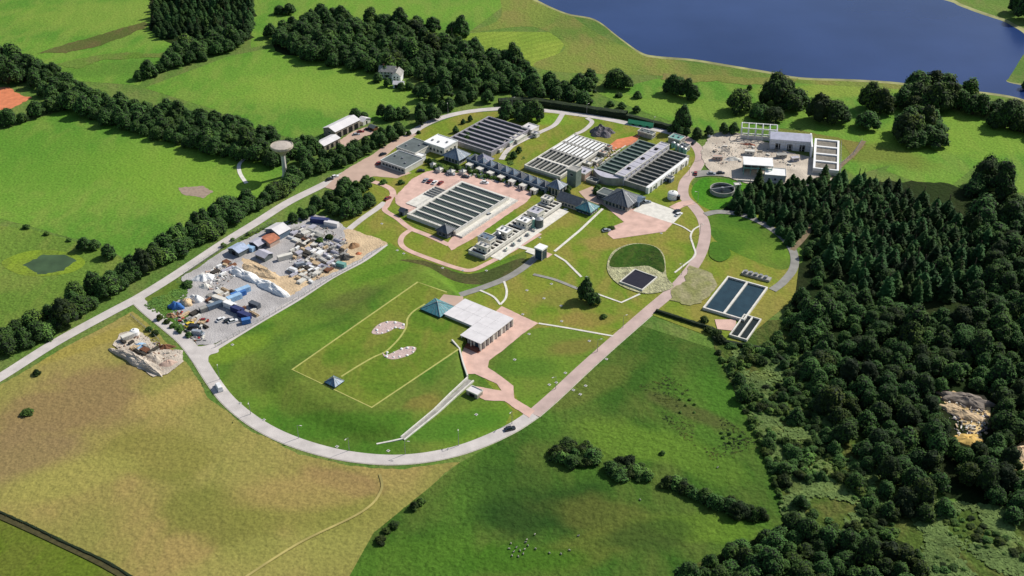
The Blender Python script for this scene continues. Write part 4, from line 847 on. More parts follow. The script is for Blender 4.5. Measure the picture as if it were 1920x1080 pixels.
# --- tank 1 : front slatted block
f1 = Fr([(861, 338), (955, 369), (853, 436), (768, 401)], 2.4)
t1 = channels('filter_tank', 'pale concrete filter tank with eight dark green channels in the pink court', f1, 2.4, 8, M_conc, M_waterg, rim=1.3, div=.9, troughs=26, wmat=M_off)
railing(f1, t1, 2.4, ('v1', 'u0', 'u1'))
fw = Fr([(955, 369), (968, 374), (868, 447), (853, 436)], 1.)
rr = root('walkway_slab', 'pale raised walkway along the right side of the front filter tank', 'walkway', fw); q = MB(); fw.box(q, .1, fw.lu, 0, fw.lv, 0, .9); q.build('slab', M_conc, rr); railing(fw, rr, .9, ('u1',))
fp = Fr([(815, 350), (845, 358), (790, 392), (760, 380)], .5)
rr = root('service_yard', 'low pale concrete service slab left of the front filter tank', 'concrete slab', fp); q = MB(); fp.box(q, 0, fp.lu, 0, fp.lv, 0, .55); q.build('slab', M_conc, rr)
for k in range(5):
    q = MB(); fp.box(q, 1.2, fp.lu-2, 1.+k*2.1, 1.5+k*2.1, .55, 1.2); q.build('pipe_cover', M_concd, rr)
f = fr0(836, 440, 6.4, 5.6); pyramid('pump_house', 'dark slate pyramid roofed hut at the front corner of the front filter tank', f, 3., 5.6, M_slate, M_slate, z=0, cat='hut')
f = fr0(757, 402, 3., 3.4); gable('store_hut', 'small dark hut at the left corner of the front filter tank', f, 2.4, 3.5, M_dkroof, M_slate, cat='hut', doors=(('v1', 1, 0, 2, 1.),))
# --- tank 2 : back left slatted block
f2 = Fr([(906, 214), (984, 238), (926, 292), (857, 259)], 3.)
t2 = channels('slatted_tank', 'dark slatted settling tank with lilac grey walls left of the block of dark trees', f2, 3., 8, M_concd, M_water, rim=.7, div=1.2, troughs=0, wmat=mat('lilac_concrete', (150, 146, 152), var=.15))
railing(f2, t2, 3., ('v1',))
for i, (x, y, a, b, h, m, l) in enumerate([(994, 246, 7, 7, 2.6, M_pale, 'pale flat building at the right end of the slatted tank'), (972, 264, 5, 9, 2.4, M_off, 'low pale block between the slatted tank and the lane'),
        (955, 272, 4, 4, 2, M_tealg, 'small teal topped box beside the slatted tank'), (935, 284, 4, 3, 1.6, M_conc, 'low concrete block at the lower corner of the slatted tank'), (1004, 256, 3.5, 3, 2.2, M_lilac, 'small grey hut right of the pale flat building')]):
    f = fr0(x, y, a, b); flatb('plant_building', l, f, h, M_conc, m, wins=(('v1', 2, 1, 1.8, .8),), vents=1)
# --- tank 3 : grid block in the middle
f3 = Fr([(1077, 251), (1141, 270), (1048, 334), (986, 306)], 2.6)
r3 = root('grid_tank', 'large grid of filter beds, pale covers above, dark water below, in the works centre', 'tank', f3)
q = MB(); f3.box(q, 0, f3.lu, 0, f3.lv, -.1, 1.2); q.build('base', M_concd, r3)
q = MB()
for a0, a1, b0, b1 in ((0, f3.lu, 0, .6), (0, f3.lu, f3.lv-.6, f3.lv), (0, .6, .6, f3.lv-.6), (f3.lu-.6, f3.lu, .6, f3.lv-.6)): f3.box(q, a0, a1, b0, b1, 1.2, 2.6)
q.build('rim_wall', M_conc, r3)
fr_rows = [(0.01, .22), (.26, .47), (.51, .73), (.77, .99)]
for ri, (a, b) in enumerate(fr_rows):
    b0, b1 = .6+(f3.lv-1.2)*a, .6+(f3.lv-1.2)*b
    if ri < 3:
        q = MB(); f3.box(q, .61, f3.lu-.61, b1+.2, b1+(f3.lv-1.2)*.04-.2, 1.21, 2.5); q.build('cross_walkway', M_concd if ri != 2 else M_conc, r3)
    nb = 9; st = (f3.lu-1.3)/nb
    for k in range(nb):
        a0 = .65+k*st; q = MB(); f3.box(q, a0, a0+st-.3, b0+.1, b1-.1, 1.21, 1.8); wq = q.build('filter_bed', M_water, r3)
        q = MB(); f3.box(q, a0+st-.28, a0+st-.02, b0, b1, 1.2, 2.55); q.build('divider_wall', M_off if ri < 2 or k % 2 else M_concd, r3)
        if ri < 2:
            q = MB(); f3.box(q, a0+.02, a0+st*.52, b0+.15, b1-.15, 2.3, 2.5); q.build('cover_panel', M_white, r3)
railing(f3, r3, 2.6, ('v1',))
# --- block 4: twin rows of tanks either side of a long hall
fh = Fr([(1236, 262), (1252, 273), (1181, 331), (1150, 329)], 5.2); fh.lu = 5.2
fa = Fr([(1198, 258), (1237, 268), (1150, 332), (1106, 324)], 3.4)
fb = Fr([(1250, 284), (1284, 301), (1223, 345), (1186, 337)], 3.0)
# lay the three side by side on one base line
m_ = fh.base; fh.o = m_-fh.u*fh.lu/2-fh.v*fh.lv/2
fa.lu = 13.5; fa.lv = fh.lv; fa.o = fh.o-fa.u*(fa.lu+.05); fa.base = fa.o+fa.u*fa.lu/2+fa.v*fa.lv/2
fb.lu = 13.0; fb.lv = fh.lv-2; fb.o = fh.o+fh.u*(fh.lu+.05)+fh.v*1.5; fb.base = fb.o+fb.u*fb.lu/2+fb.v*fb.lv/2
t4 = channels('left_bay_tank', 'tank of dark slanting bays left of the long lilac roofed hall', fa, 3.0, 11, M_concd, M_waterg, rim=.7, div=1.0, troughs=0, along='u', wmat=mat('green_concrete', (112, 124, 118), var=.2))
railing(fa, t4, 3., ('u0',))
hall = flatb('filter_hall', 'long narrow hall with lilac grey roof and square hatches between the two bay tanks', fh, 5.0, M_lilac, M_lilac, vents=0, wins=(('u1', 10, 3.2, 4.2, 1.2), ('v1', 2, 2.5, 3.5, 1.2)))
for k in range(3):
    q = MB(); b = fh.lv*(.18+.3*k); fh.box(q, 1.6, 3.2, b, b+1.7, 5.12, 5.7); q.build('roof_hatch', M_dark, hall)
for k in range(9):
    q = MB(); b = fh.lv*(k+.5)/9; fh.box(q, .1, fh.lu-.1, b, b+.12, 5.12, 5.24); q.build('roof_seam', M_metal, hall)
t5 = channels('right_bay_tank', 'tank of dark bays right of the long hall behind the white retaining wall', fb, 3.0, 11, M_concd, M_water, rim=.7, div=.55, troughs=0, along='u', wmat=M_concd)
fwl = Fr.__new__(Fr); fwl.__dict__.update(fb.__dict__); fwl.o = fb.o+fb.u*(fb.lu+.05)+fb.v*4; fwl.lu = 1.6; fwl.lv = fb.lv-3; fwl.base = fwl.o+fwl.u*.8+fwl.v*fwl.lv/2
rr = root('retaining_wall', 'bright white wall with walkway along the right side of the works', 'wall', fwl); q = MB(); fwl.box(q, 0, 1.6, 0, fwl.lv, -.1, 3.5); q.build('wall', M_white, rr)
for k in range(8):
    q = MB(); b = fwl.lv*(k+.4)/8; fwl.box(q, 1.6, 2.1, b, b+.5, -.1, 3.1); q.build('buttress', M_off, rr)
openings(fwl, rr, 'u1', 4, .8, 2.2, 1.4)
# curved front of block 4
rr = root('curved_facade', 'grey curved front block below the left bay tank', 'building', fa)
q = MB(); n = 12; pts = []
for i in range(n+1):
    t = i/n; a = .5+(fa.lu+fh.lu-1.)*t; d = .2+4.6*math.sin(math.pi*t); pts.append(fa.at(a, fa.lv+d)[:2])
pts += [fa.at(fa.lu+fh.lu-.5, fa.lv+.05)[:2], fa.at(.5, fa.lv+.05)[:2]]
q.prism(pts, -.1, 4.2); q.build('wall', M_concd, rr)
q = MB(); q.prism(pts, 4.203, 4.4); q.build('roof', M_lilac, rr)
# heads of block 4
for x, y, a, b, h, m, l in [(1268, 268, 7, 6, 3.4, M_tealg, 'turquoise roofed plant room at the top end of the long hall'), (1212, 256, 9, 4, 2.8, M_dkroof, 'dark roofed plant room at the top of the left bay tank'),
        (1282, 282, 5, 5, 2.8, M_slate, 'small dark plant room beside the turquoise one')]:
    f = fr0(x, y, a, b); rr = flatb('plant_room', l, f, h, M_concd, m, wins=(('u1', 2, 1, 2, .9),), vents=2)
for i in range(4):
    p = P(1262+i*7, 277+i*4); o = thing('process_vessel', 'green grey cylindrical vessel in the row beside the turquoise plant room', 'tank', p, 'vessels by the turquoise plant room')
    MB().cyl(p.x, p.y, 0, 1.1, 3.2, 1.1, 14).build('shell', M_tealg, o); MB().cyl(p.x, p.y, 3.2, 1.15, 3.7, .3, 14).build('lid', M_metal, o)
# --- pyramid roofed buildings
f = fr0(1166, 382, 13.5, 12.5); pyramid('slate_pyramid_building', 'largest dark slate pyramid roofed building beside the white concrete pad', f, 3.2, 8.0, M_concd, M_slate, over=.8, cat='building', seams=5)
f = fr0(1195, 382, 5, 6.5); gable('lean_building', 'low blue grey block with dark openings on the right flank of the largest pyramid', f, 3, 4, M_slate2, M_slate2, cat='building', doors=(('u1', 3, 0, 2.2, 1.2),))
f = fr0(1136, 372, 7, 6); flatb('link_building', 'dark flat roofed link left of the largest pyramid roof', f, 3.4, M_slate, M_dkroof, wins=(('v1', 3, 1, 2.3, 1),))
f = fr0(1072, 384, 13, 7.6); gable('entrance_building', 'long slate roofed building on the left of the teal glass pyramid', f, 3, 5.6, M_concd, M_slate, wins=(('v1', 6, .8, 2.2, 1.1), ('u0', 2, .8, 2.2, 1.)))
f = fr0(1101, 396, 8, 7); pyramid('entrance_pavilion', 'teal glass pyramid roofed entrance at the end of the slate roofed building', f, 2.4, 5.4, M_dkglass, M_teal, over=.6, seams=5)
f = fr0(1044, 362, 7.2, 6.6); pyramid('glass_roofed_tower', 'blue grey pyramid roofed tower at the lower end of the spine building', f, 4.6, 7.6, M_concd, M_slate2, seams=4, cat='tower')
f = fr0(1076, 346, 5.4, 5); r_ = flatb('service_tower', 'tall grey green square tower between the grid tank and the entrance', f, 9, mat('green_grey_render', (112, 126, 116), var=.2), M_concd, cat='tower', wins=(('v1', 1, 6, 7.4, 1.4), ('u0', 1, 6, 7.4, 1.4)))
f = fr0(1094, 333, 6, 7); flatb('plant_building', 'pinkish grey block right of the tall square tower', f, 4, M_tanp, M_lilac, vents=2)
# spine: row of pyramid modules on a long low building
fs = Fr([(880, 296), (888, 290), (1040, 345), (1030, 353)], 3.2, az=math.radians(-40)); fs.lv = 6.5
sp_ = flatb('spine_building', 'long low blue grey building with dormers running diagonally through the works', fs, 3.2, M_slate2, M_slate, wins=(('v1', 22, .8, 2.4, 1.),), par=.2, fascia=M_slate2)
sp_n = 10
for k in range(sp_n):
    a = 1.2+(fs.lu-2)*(k+.5)/sp_n; c = fs.at(a, fs.lv/2+.2); g = Fr.__new__(Fr); g.__dict__.update(fs.__dict__); g.lu = g.lv = 3.7; g.o = Vector((c[0], c[1], 0))-g.u*1.85-g.v*1.85
    q = MB(); pts = [g.at(0, 0, 3.33), g.at(3.7, 0, 3.33), g.at(3.7, 3.7, 3.33), g.at(0, 3.7, 3.33)]; c = g.at(1.85, 1.85, 5.9)
    q.add(pts+[c], [(1, 0, 4), (2, 1, 4), (3, 2, 4), (0, 3, 4)]); o = q.build('dormer_roof', M_slate2 if k % 3 else M_slate, sp_)
    q = MB(); [q.bar(p, c, .14) for p in pts]; q.build('capping', M_off, o)
for k in range(7):
    a = fs.lu*(k+.6)/7.4; g = Fr.__new__(Fr); g.__dict__.update(fs.__dict__); c = fs.at(a, fs.lv+2.6); g.lu, g.lv = 3.0, 2.8; g.o = Vector((c[0], c[1], 0))-g.u*1.5-g.v*1.4; g.base = Vector((c[0], c[1], 0))
    rr = flatb('filter_porch', 'small pale flat roofed porch in the row in front of the spine building', g, 2.3, M_off, M_off, group='pale porches of the spine building', doors=(('v1', 1, 0, 1.9, .9),), par=.15, cat='porch')
    rr['label'] = 'small pale flat roofed porch in the row in front of the spine building'
f = fr0(856, 300, 10, 8.5); pyramid('office_pyramid', 'wide blue grey slate pyramid roof beside the white flat roofed offices', f, 3.2, 7., M_concd, M_slate2, over=.9, seams=4, cat='building')
f = fr0(906, 308, 7.5, 6.5); pyramid('office_pyramid', 'smaller lilac slate pyramid roof at the upper end of the spine building', f, 3, 6.2, M_concd, mat('lilac_slate', (118, 118, 140), rough=.6, var=.15), over=.8, seams=3, cat='building')
# offices
f = Fr([(775, 258), (807, 268), (780, 289), (745, 274)], 4.); flatb('office_block', 'upper dark flat roofed office block with white end fascia', f, 3.6, M_off, M_dkroof, wins=(('v1', 6, 1, 2.6, 1.5), ('u0', 3, 1, 2.6, 1.4)), vents=2)
f = Fr([(744, 281), (785, 293), (768, 319), (717, 300)], 3.4); flatb('office_block', 'lower dark flat roofed office block with white front fascia facing the forecourt', f, 3., M_off, M_dkroof, fascia=M_white, wins=(('v1', 7, .9, 2.2, 1.5), ('u0', 4, .9, 2.2, 1.2)), vents=3)
f = Fr([(822, 251), (856, 263), (832, 279), (797, 264)], 5.); flatb('white_roofed_block', 'bright white flat roofed office block in front of the slatted tank', f, 4.6, M_conc, M_white, wins=(('v1', 5, 1.4, 2.8, 1.2), ('u1', 3, 1.4, 2.8, 1.2)), vents=3, fascia=M_white)
f = fr0(788, 300, 5, 3.4); flatb('office_porch', 'small white porch between the two dark office roofs', f, 3, M_white, M_white, doors=(('v1', 1, 0, 2.1, 1.4),), cat='porch')
for i, (x, y, s, l) in enumerate([(812, 313, 2.2, 'white kiosk with cone roof among the garden trees'), (824, 322, 2.8, 'pale pavilion right of the white kiosk'), (846, 326, 3, 'pale pavilion in front of the wide slate pyramid'), (868, 326, 2.6, 'low pale pavilion at the corner of the pink court')]):
    f = fr0(x, y, s, s); pyramid('garden_pavilion', l, f, 1.9, 2.8, M_off, M_off, wins=False, cap=False, cat='pavilion', over=.25)
# long machinery building
fm = Fr([(1037, 374), (1058, 382), (902, 478), (866, 462)], 2.6); fm.lu = 9.5
rm_ = channels('thickener_building', 'long low concrete block with dark bays and machinery right of the front filter tank', fm, 2.4, 20, M_concd, M_dark, rim=.7, div=.9, along='u', troughs=0, wmat=M_conc)
def on(f, a, b): p = f.at(a, b); return p[0], p[1]
for i, (t, a, lu, lv, h, m, l) in enumerate([(.05, 3, 5, 4, 2.2, M_off, 'pale roof box at the top end of the thickener block'), (.3, 7, 6, 6, 3.4, M_lilac, 'grey flat roofed control room beside the thickener bays'), (.45, 7, 6, 5, 2.6, M_white, 'white control room in the middle of the thickener block'),
        (.66, 5, 6, 5, 2.4, M_white, 'white plant room towards the lower end of the thickener block'), (.84, 3, 7, 4.5, 3.2, M_slate2, 'blue grey plant room near the lower end of the thickener block'), (.94, 6, 6, 3.2, 2.8, M_off, 'pale plant room at the lowest end of the thickener block')]):
    x, y = on(fm, a, fm.lv*t); g = Fr.__new__(Fr); g.u, g.v, g.az, g.lu, g.lv = fm.u, fm.v, AZ, lu, lv; g.o = Vector((x, y, 0))-g.u*lu/2-g.v*lv/2; g.base = Vector((x, y, 0))
    flatb('control_room', l, g, h, M_conc, m, z=2.35, wins=(('u1', 3, .6, 1.6, .9), ('v1', 2, .6, 1.6, .9)), vents=2, cat='plant room')
for i, (t, a, rad, h, m, l) in enumerate([(.36, 11.5, 2.1, 4.5, M_dkroof, 'dark round silo beside the thickener block'), (.4, 9.2, 1.3, 5, M_tealg, 'slim green tank left of the dark round silo'), (.72, 4, 1.3, 4.6, M_dkglass, 'small blue tank in the middle of the thickener block')]):
    x, y = on(fm, a, fm.lv*t); o = thing('silo', l, 'silo', (x, y, 0)); MB().cyl(x, y, 0, rad, h, rad, 18).build('shell', m, o); MB().cyl(x, y, h, rad+.1, h+.7, .3, 18).build('lid', M_metal, o)
ff = Fr.__new__(Fr); ff.__dict__.update(fm.__dict__); ff.o = fm.o+fm.u*(fm.lu+.05)+fm.v*2; ff.lu = 5.4; ff.lv = fm.lv-6; ff.base = ff.o+ff.u*2.7+ff.v*ff.lv/2
rr = root('loading_apron', 'pale concrete apron along the right side of the thickener block', 'concrete slab', ff); q = MB(); ff.box(q, 0, ff.lu, 0, ff.lv, -.1, .3); q.build('slab', M_conc, rr)
for i in range(5):
    x, y = on(ff, 2.6, ff.lv*(.45+.1*i)); o = thing('machinery_skid', 'small grey machine on the apron beside the thickener block', 'machine', (x, y, .3), 'machines on the thickener apron')
    q = MB(); q.box(x, y, .3, 1.8, 1.2, .9, AZ); q.build('housing', M_metal if i % 2 else M_off, o); MB().cyl(x+.3, y, 1.2, .25, 1.9, .25, 10).build('pipe', M_tealg, o)
# kiosk tower on the lawn
f = fr0(1014, 484, 3.6, 3.6); r_ = root('observation_tower', 'slim dark blue glazed tower with flat white cap at the meeting of the lawn paths', 'tower', f)
q = MB(); f.box(q, 0, 3.6, 0, 3.6, 0, 5.4); q.build('shaft', M_dkglass, r_)
q = MB(); f.box(q, -.5, 4.1, -.5, 4.1, 5.4, 6.1); q.build('cap', M_white, r_)
q = MB(); [f.box(q, a, a+.2, b, b+.2, 0, 5.38) for a in (-.21, 3.61) for b in (-.21, 3.61)]; q.build('corner_post', M_off, r_)
f = fr0(1020, 478, 6, 3); rr = root('tower_plinth', 'pale pink paved plinth at the foot of the slim glazed tower', 'plinth', f); q = MB(); f.box(q, -2, 6, -1, 3, 0, .25); q.build('slab', M_pink, rr)
f = fr0(996, 474, 5, 2.4); rr = root('bridge_slab', 'short pale link slab left of the slim glazed tower', 'concrete slab', f); q = MB(); f.box(q, 0, 5, 0, 2.4, 0, .4); q.build('slab', M_conc, rr)
# --- reservoir building (L shape)
ZR = MH+1.4
fu = Fr([(868, 560), (921, 580), (889, 612), (838, 589)], ZR); rE = root('reservoir_building', 'L shaped building with pale panelled flat roof facing the pink court', 'building', fu)
q = MB(); fu.box(q, 0, fu.lu, 0, fu.lv, 0, ZR-.25); q.build('wall', M_conc, rE)
for i in range(3):
    for j in range(2):
        q = MB(); fu.box(q, fu.lu*i/3+.05-(.4 if i == 0 else 0), fu.lu*(i+1)/3-.05, fu.lv*j/2+.05-(.4 if j == 0 else 0), fu.lv*(j+1)/2-.05+(.4 if j == 1 else 0), ZR-.25, ZR); q.build('roof_panel', M_pale, rE)
fw_ = Fr.__new__(Fr); fw_.__dict__.update(fu.__dict__); fw_.o = fu.o+fu.u*(fu.lu+.03)-fu.v*.4
pe = P(897, 643, ZR); fw_.lv = (Vector((pe.x, pe.y, 0))-fw_.o).dot(fu.v); pw = P(958, 601, ZR); fw_.lu = (Vector((pw.x, pw.y, 0))-fw_.o).dot(fu.u)
q = MB(); fw_.box(q, .35, fw_.lu-.5, .4, fw_.lv-1.6, 0, ZR-.25); q.build('wall', M_off, rE)
for j in range(4):
    for i in range(2):
        q = MB(); fw_.box(q, fw_.lu*i/2+.03, fw_.lu*(i+1)/2-.03, fw_.lv*j/4+.03, fw_.lv*(j+1)/4-.03, ZR-.25+.004, ZR+.004); q.build('roof_panel', M_pale, rE)
for j in range(9):
    b = .2+(fw_.lv-.8)*j/8; q = MB(); fw_.box(q, fw_.lu-.52, fw_.lu-.1, b, b+.45, 0, ZR-.26); q.build('column', M_off, rE)
for j in (0, 1, 3, 5, 6, 7):
    b = .2+(fw_.lv-.8)*(j+.28)/8; q = MB(); fw_.box(q, fw_.lu-.5, fw_.lu-.42, b+.3, b+1.8, .2, ZR-1.); o = q.build('window', M_glass, rE)
    q = MB(); fw_.box(q, fw_.lu-.5, fw_.lu-.38, b+.2, b+1.9, ZR-1., ZR-.85); q.build('frame', M_dark, o)
for i in range(3):
    a = .9+(fw_.lu-2.2)*i/3; q = MB(); fw_.box(q, a, a+1.6, fw_.lv-1.62, fw_.lv-1.5, .1, ZR-.7); q.build('door', M_dark if i == 0 else M_dkglass, rE)
for i in range(3):
    a = .4+(fw_.lu-1.3)*i/2; q = MB(); fw_.box(q, a, a+.4, fw_.lv-.7, fw_.lv-.3, 0, ZR-.26); q.build('column', M_off, rE)
q = MB(); fw_.box(q, .2, fw_.lu-.2, fw_.lv-1.4, fw_.lv+1.6, 0, .3); fw_.box(q, .2, fw_.lu-.2, fw_.lv-1.4, fw_.lv+.8, .3, .5); q.build('steps', M_brick, rE)
# court retaining wall and the sloping channel
def wallrun(name, label, px, w, h0, h1, m, cat='wall', h=0.):
    L = [P(x, y, h) for x, y in px]; mb = MB(); L2 = [tuple(p[:2]) for p in L]; A, B = offset(L2, w/2), offset(L2, -w/2); n = len(L2)
    c = sum(L, Vector())/n; r = thing(name, label, cat, (c.x, c.y, 0)); vs = []
    for i in range(n):
        t = i/(n-1); z = h0*(1-t)+h1*t; vs += [(A[i][0], A[i][1], -.2), (A[i][0], A[i][1], z), (B[i][0], B[i][1], z), (B[i][0], B[i][1], -.2)]
    for i in range(n-1): mb.add(vs[4*i:4*i+8], [(0, 1, 5, 4), (1, 2, 6, 5), (2, 3, 7, 6)])
    mb.add(vs[:4], [(0, 1, 2, 3)]); mb.add(vs[-4:], [(3, 2, 1, 0)]); mb.build('wall', m, r); return r
wallrun('retaining_wall', 'pale wall holding the raised lawn beside the end of the reservoir building', [(848, 650), (862, 664), (868, 686), (877, 710)], .6, 3.6, 1.6, M_off)
wallrun('retaining_wall', 'long straight concrete wall running down from the pink court across the lawn', [(877, 712), (845, 741), (813, 772), (752, 822)], .5, 1.5, .9, M_conc)
wallrun('channel_wall', 'lower concrete edge of the channel beside the long lawn wall', [(888, 716), (855, 745), (822, 775), (758, 826)], .5, .9, .5, M_conc)
ribbon('channel_floor', [(882, 714), (850, 743), (817, 774), (755, 824)], 1.6, M_concd, smooth=False)
wallrun('channel_wall', 'short pale outfall at the lower end of the long lawn wall', [(755, 824), (735, 828), (706, 833)], .7, .6, .25, M_conc)
f = fr0(890, 740, 5.2, 3.4, z=0); rr = flatb('pump_kiosk', 'small pale box with dark opening at the end of the lower pink drive', f, 1.9, M_stone, M_pale, doors=(('v1', 1, 0, 1.6, 2.4),), cat='hut')
# pavilions on the mound
fp1 = Fr([(820, 561), (850, 577), (824, 596), (788, 578)], MH+.5); pyramid('glass_pavilion', 'teal glass pyramid pavilion at the corner of the reservoir roof', fp1, .9, 3.7, M_dkglass, M_teal, over=.3, z=MH, wins=False, seams=5, lantern=True)
f = fr0(627, 718, 5.2, 4.6, z=MH); pyramid('garden_pavilion', 'small dark blue glass pyramid on the lower edge of the lawn rectangle', f, .8, 2.6, M_dkglass, mat('blue_glass_roof', (82, 116, 140), rough=.25, var=.3, scale=1, spec=.6), over=.3, z=MH, wins=False, seams=3)
# stone crescents
def crescent(label, cx, cy, pts):
    L = smooth_line([tuple(P(x, y, MH)[:2]) for x, y in pts], True, 5); c = P(cx, cy, MH); r = thing('stone_bed', label, 'stone bed', c)
    mb = MB(); mb.prism(L, MH-.1, MH+.1); mb.build('gravel_bed', mat('pinkish_gravel', (186, 164, 158), var=.3, scale=1.5), r); n = len(L)
    rr_ = random.Random(int(cx))
    for k in range(11):
        t = L[int(k*n/11) % n]; p = Vector((t[0], t[1], MH)).lerp(c, rr_.uniform(.05, .35)); s = rr_.uniform(.35, .65)
        b = MB(); b.add([p+Vector((d.x*s*rr_.uniform(.8, 1.2), d.y*s*rr_.uniform(.8, 1.2), d.z*s*.8+.1)) for d in IV], IF); b.build('boulder', M_white, r)
crescent('upper pale crescent of gravel and white boulders on the lawn', 727, 613, [(697, 622), (712, 607), (735, 602), (757, 607), (757, 617), (742, 615), (733, 620), (718, 626), (703, 627)])
crescent('lower pale crescent of gravel and white boulders on the lawn', 749, 662, [(717, 661), (725, 666), (745, 657), (765, 650), (780, 652), (775, 662), (757, 670), (737, 674), (722, 670)])
# small concrete chambers on the grass
chs = [(965, 675), (992, 627), (980, 590), (1053, 603), (1137, 674), (1105, 640), (1060, 700), (1030, 722), (1043, 718), (1098, 724), (1075, 732), (893, 778), (840, 843), (728, 846), (632, 838), (495, 788), (450, 757), (436, 647), (868, 508), (830, 503), (912, 508), (1165, 478), (1088, 740), (1240, 438), (1100, 520), (988, 545), (1034, 533), (970, 430), (1012, 446), (745, 470), (757, 476), (716, 420), (1020, 560), (1052, 574)]
o0 = None
for i, (x, y) in enumerate(chs):
    p = P(x, y)
    if o0 is None:
        o0 = thing('chamber_cover', 'small square pale concrete chamber set in the grass', 'chamber', (0, 0, 0), 'concrete chambers dotted over the grass')
        MB().box(0, 0, -.1, 1.3, 1.3, .45).build('chamber', M_off, o0, local=True); MB().box(0, 0, .35, .8, .8, .08).build('lid', M_metal, o0, local=True); c = o0
    else: c = copy_tree(o0)
    c.location = (p.x, p.y, .0); c.rotation_euler = (0, 0, AZ); c.scale = (.8, .8, .8)
# lamp posts round the loop
lp0 = None
for i, (x, y) in enumerate([(412, 712), (470, 777), (560, 822), (655, 845), (760, 852), (860, 836), (960, 795), (1042, 730), (1120, 660), (1168, 615), (1278, 515), (1312, 440), (1308, 380), (1292, 330), (1315, 300), (1225, 240), (1100, 214), (960, 201), (840, 214)]):
    p = P(x, y)
    if lp0 is None:
        lp0 = thing('street_lamp', 'slim grey lamp post on the inside of the loop road', 'lamp post', (0, 0, 0), 'lamp posts round the loop road')
        MB().cyl(0, 0, 0, .12, 6, .07, 8).build('post', M_metal, lp0, local=True); MB().bar((0, 0, 6), (1.2, 0, 6.15), .09).build('arm', M_metal, lp0, local=True); MB().box(1.4, 0, 6.05, .8, .3, .16).build('lamp_head', M_off, lp0, local=True); c = lp0
    else: c = copy_tree(lp0)
    c.location = (p.x, p.y, 0); c.rotation_euler = (0, 0, rnd.uniform(0, 6.28))
# water tower
p = P(535, 331); wt = thing('water_tower', 'mushroom shaped concrete water tower standing among trees beside the road', 'water tower', p)
q = MB(); q.lathe([(1.9, 0), (1.35, 1.5), (1.05, 8), (1.15, 12)], 20, cx=p.x, cy=p.y); q.build('shaft', M_off, wt, smooth=True)
q = MB(); q.lathe([(1.15, 11.9), (2.2, 13.6), (4.8, 15.6), (5.8, 16.8), (5.8, 17.8), (5.5, 18.), (5.3, 17.7)], 36, cx=p.x, cy=p.y); q.build('bowl', mat('tower_concrete', (178, 168, 152), var=.25, scale=.8), wt)
q = MB(); q.lathe([(5.35, 17.65), (3, 18.05), (.01, 18.2)], 36, cx=p.x, cy=p.y); q.build('roof', mat('tower_roof', (178, 168, 158), var=.15, scale=.6), wt)
q = MB(); [q.bar((p.x+1.5, p.y-1+dy, 0), (p.x+1.5, p.y-1+dy, 12.5), .08) for dy in (0, .5)]; [q.bar((p.x+1.5, p.y-1, k*.8), (p.x+1.5, p.y-.5, k*.8), .05) for k in range(15)]; q.build('ladder', M_metal, wt)
# farm sheds and houses
f = Fr([(653, 214), (673, 223), (627, 245), (607, 237)], 5.4); f.lu += 0; gable('farm_shed', 'long shed with pale lilac white roof on the edge of the pasture', f, 4.6, 6.2, M_stone, M_pale, ridge='v', doors=(('u1', 4, 0, 3.4, 3.),), wins=(('v1', 1, 2.6, 3.6, 1.2),), cat='shed')
f = Fr([(622, 251), (636, 257), (607, 272), (590, 265)], 4.); gable('farm_shed', 'smaller shed with cream roof below the long pale roofed shed', f, 3.4, 4.5, M_stone, M_pale, ridge='v', doors=(('u1', 3, 0, 2.4, 1.8),), wins=(('v1', 2, 1.2, 2.2, 1.),), cat='shed')
sheet('farm_yard', [(634, 265), (660, 248), (690, 236), (712, 238), (700, 252), (650, 275), (625, 282)], M_tanp, jit=.5)
f = fr0(683, 231, 4, 6); gable('outbuilding', 'little white outbuilding at the right end of the long farm shed', f, 2.4, 3.6, M_off, M_pale, cat='shed', doors=(('u1', 1, 0, 2, 1),))
f = fr0(700, 244, 4, 3.4); gable('outbuilding', 'dark little hut in the farm yard beside the bushes', f, 2.2, 3.1, M_brown, M_dkroof, cat='shed', doors=(('v1', 1, 0, 2, 1),))
f = fr0(728, 143, 10, 6.4, az=math.radians(-8)); gable('farmhouse', 'grey roofed farmhouse in trees at the edge of the upper pasture', f, 4.2, 6.8, M_off, M_concd, wins=(('v1', 4, 1, 2.2, 1.), ('v1', 4, 2.9, 3.8, .9)), doors=(('v1', 1, 0, 2.1, 1.05),), cat='house', chimney=True)
f = fr0(746, 150, 5.5, 8.5, az=math.radians(-8)); gable('farmhouse', 'white gabled house joined to the right of the grey roofed farmhouse', f, 4.4, 6.6, M_white, M_concd, ridge='v', wins=(('v1', 2, 1, 2.2, 1.), ('v1', 2, 2.9, 3.9, .9)), cat='house', chimney=False)
f = fr0(748, 163, 6, 4.5, az=math.radians(-8)); gable('garage', 'low white garage below the white gabled house', f, 2.5, 3.8, M_white, M_pale, doors=(('v1', 2, 0, 2.1, 2.),), cat='garage')
f = fr0(957, 155, 6, 4.5, az=0); gable('cottage', 'small pale roofed cottage half hidden in the trees at the end of the long wood', f, 2.6, 4.2, M_off, M_pale, cat='house', wins=(('v1', 2, .9, 1.9, 1.),))
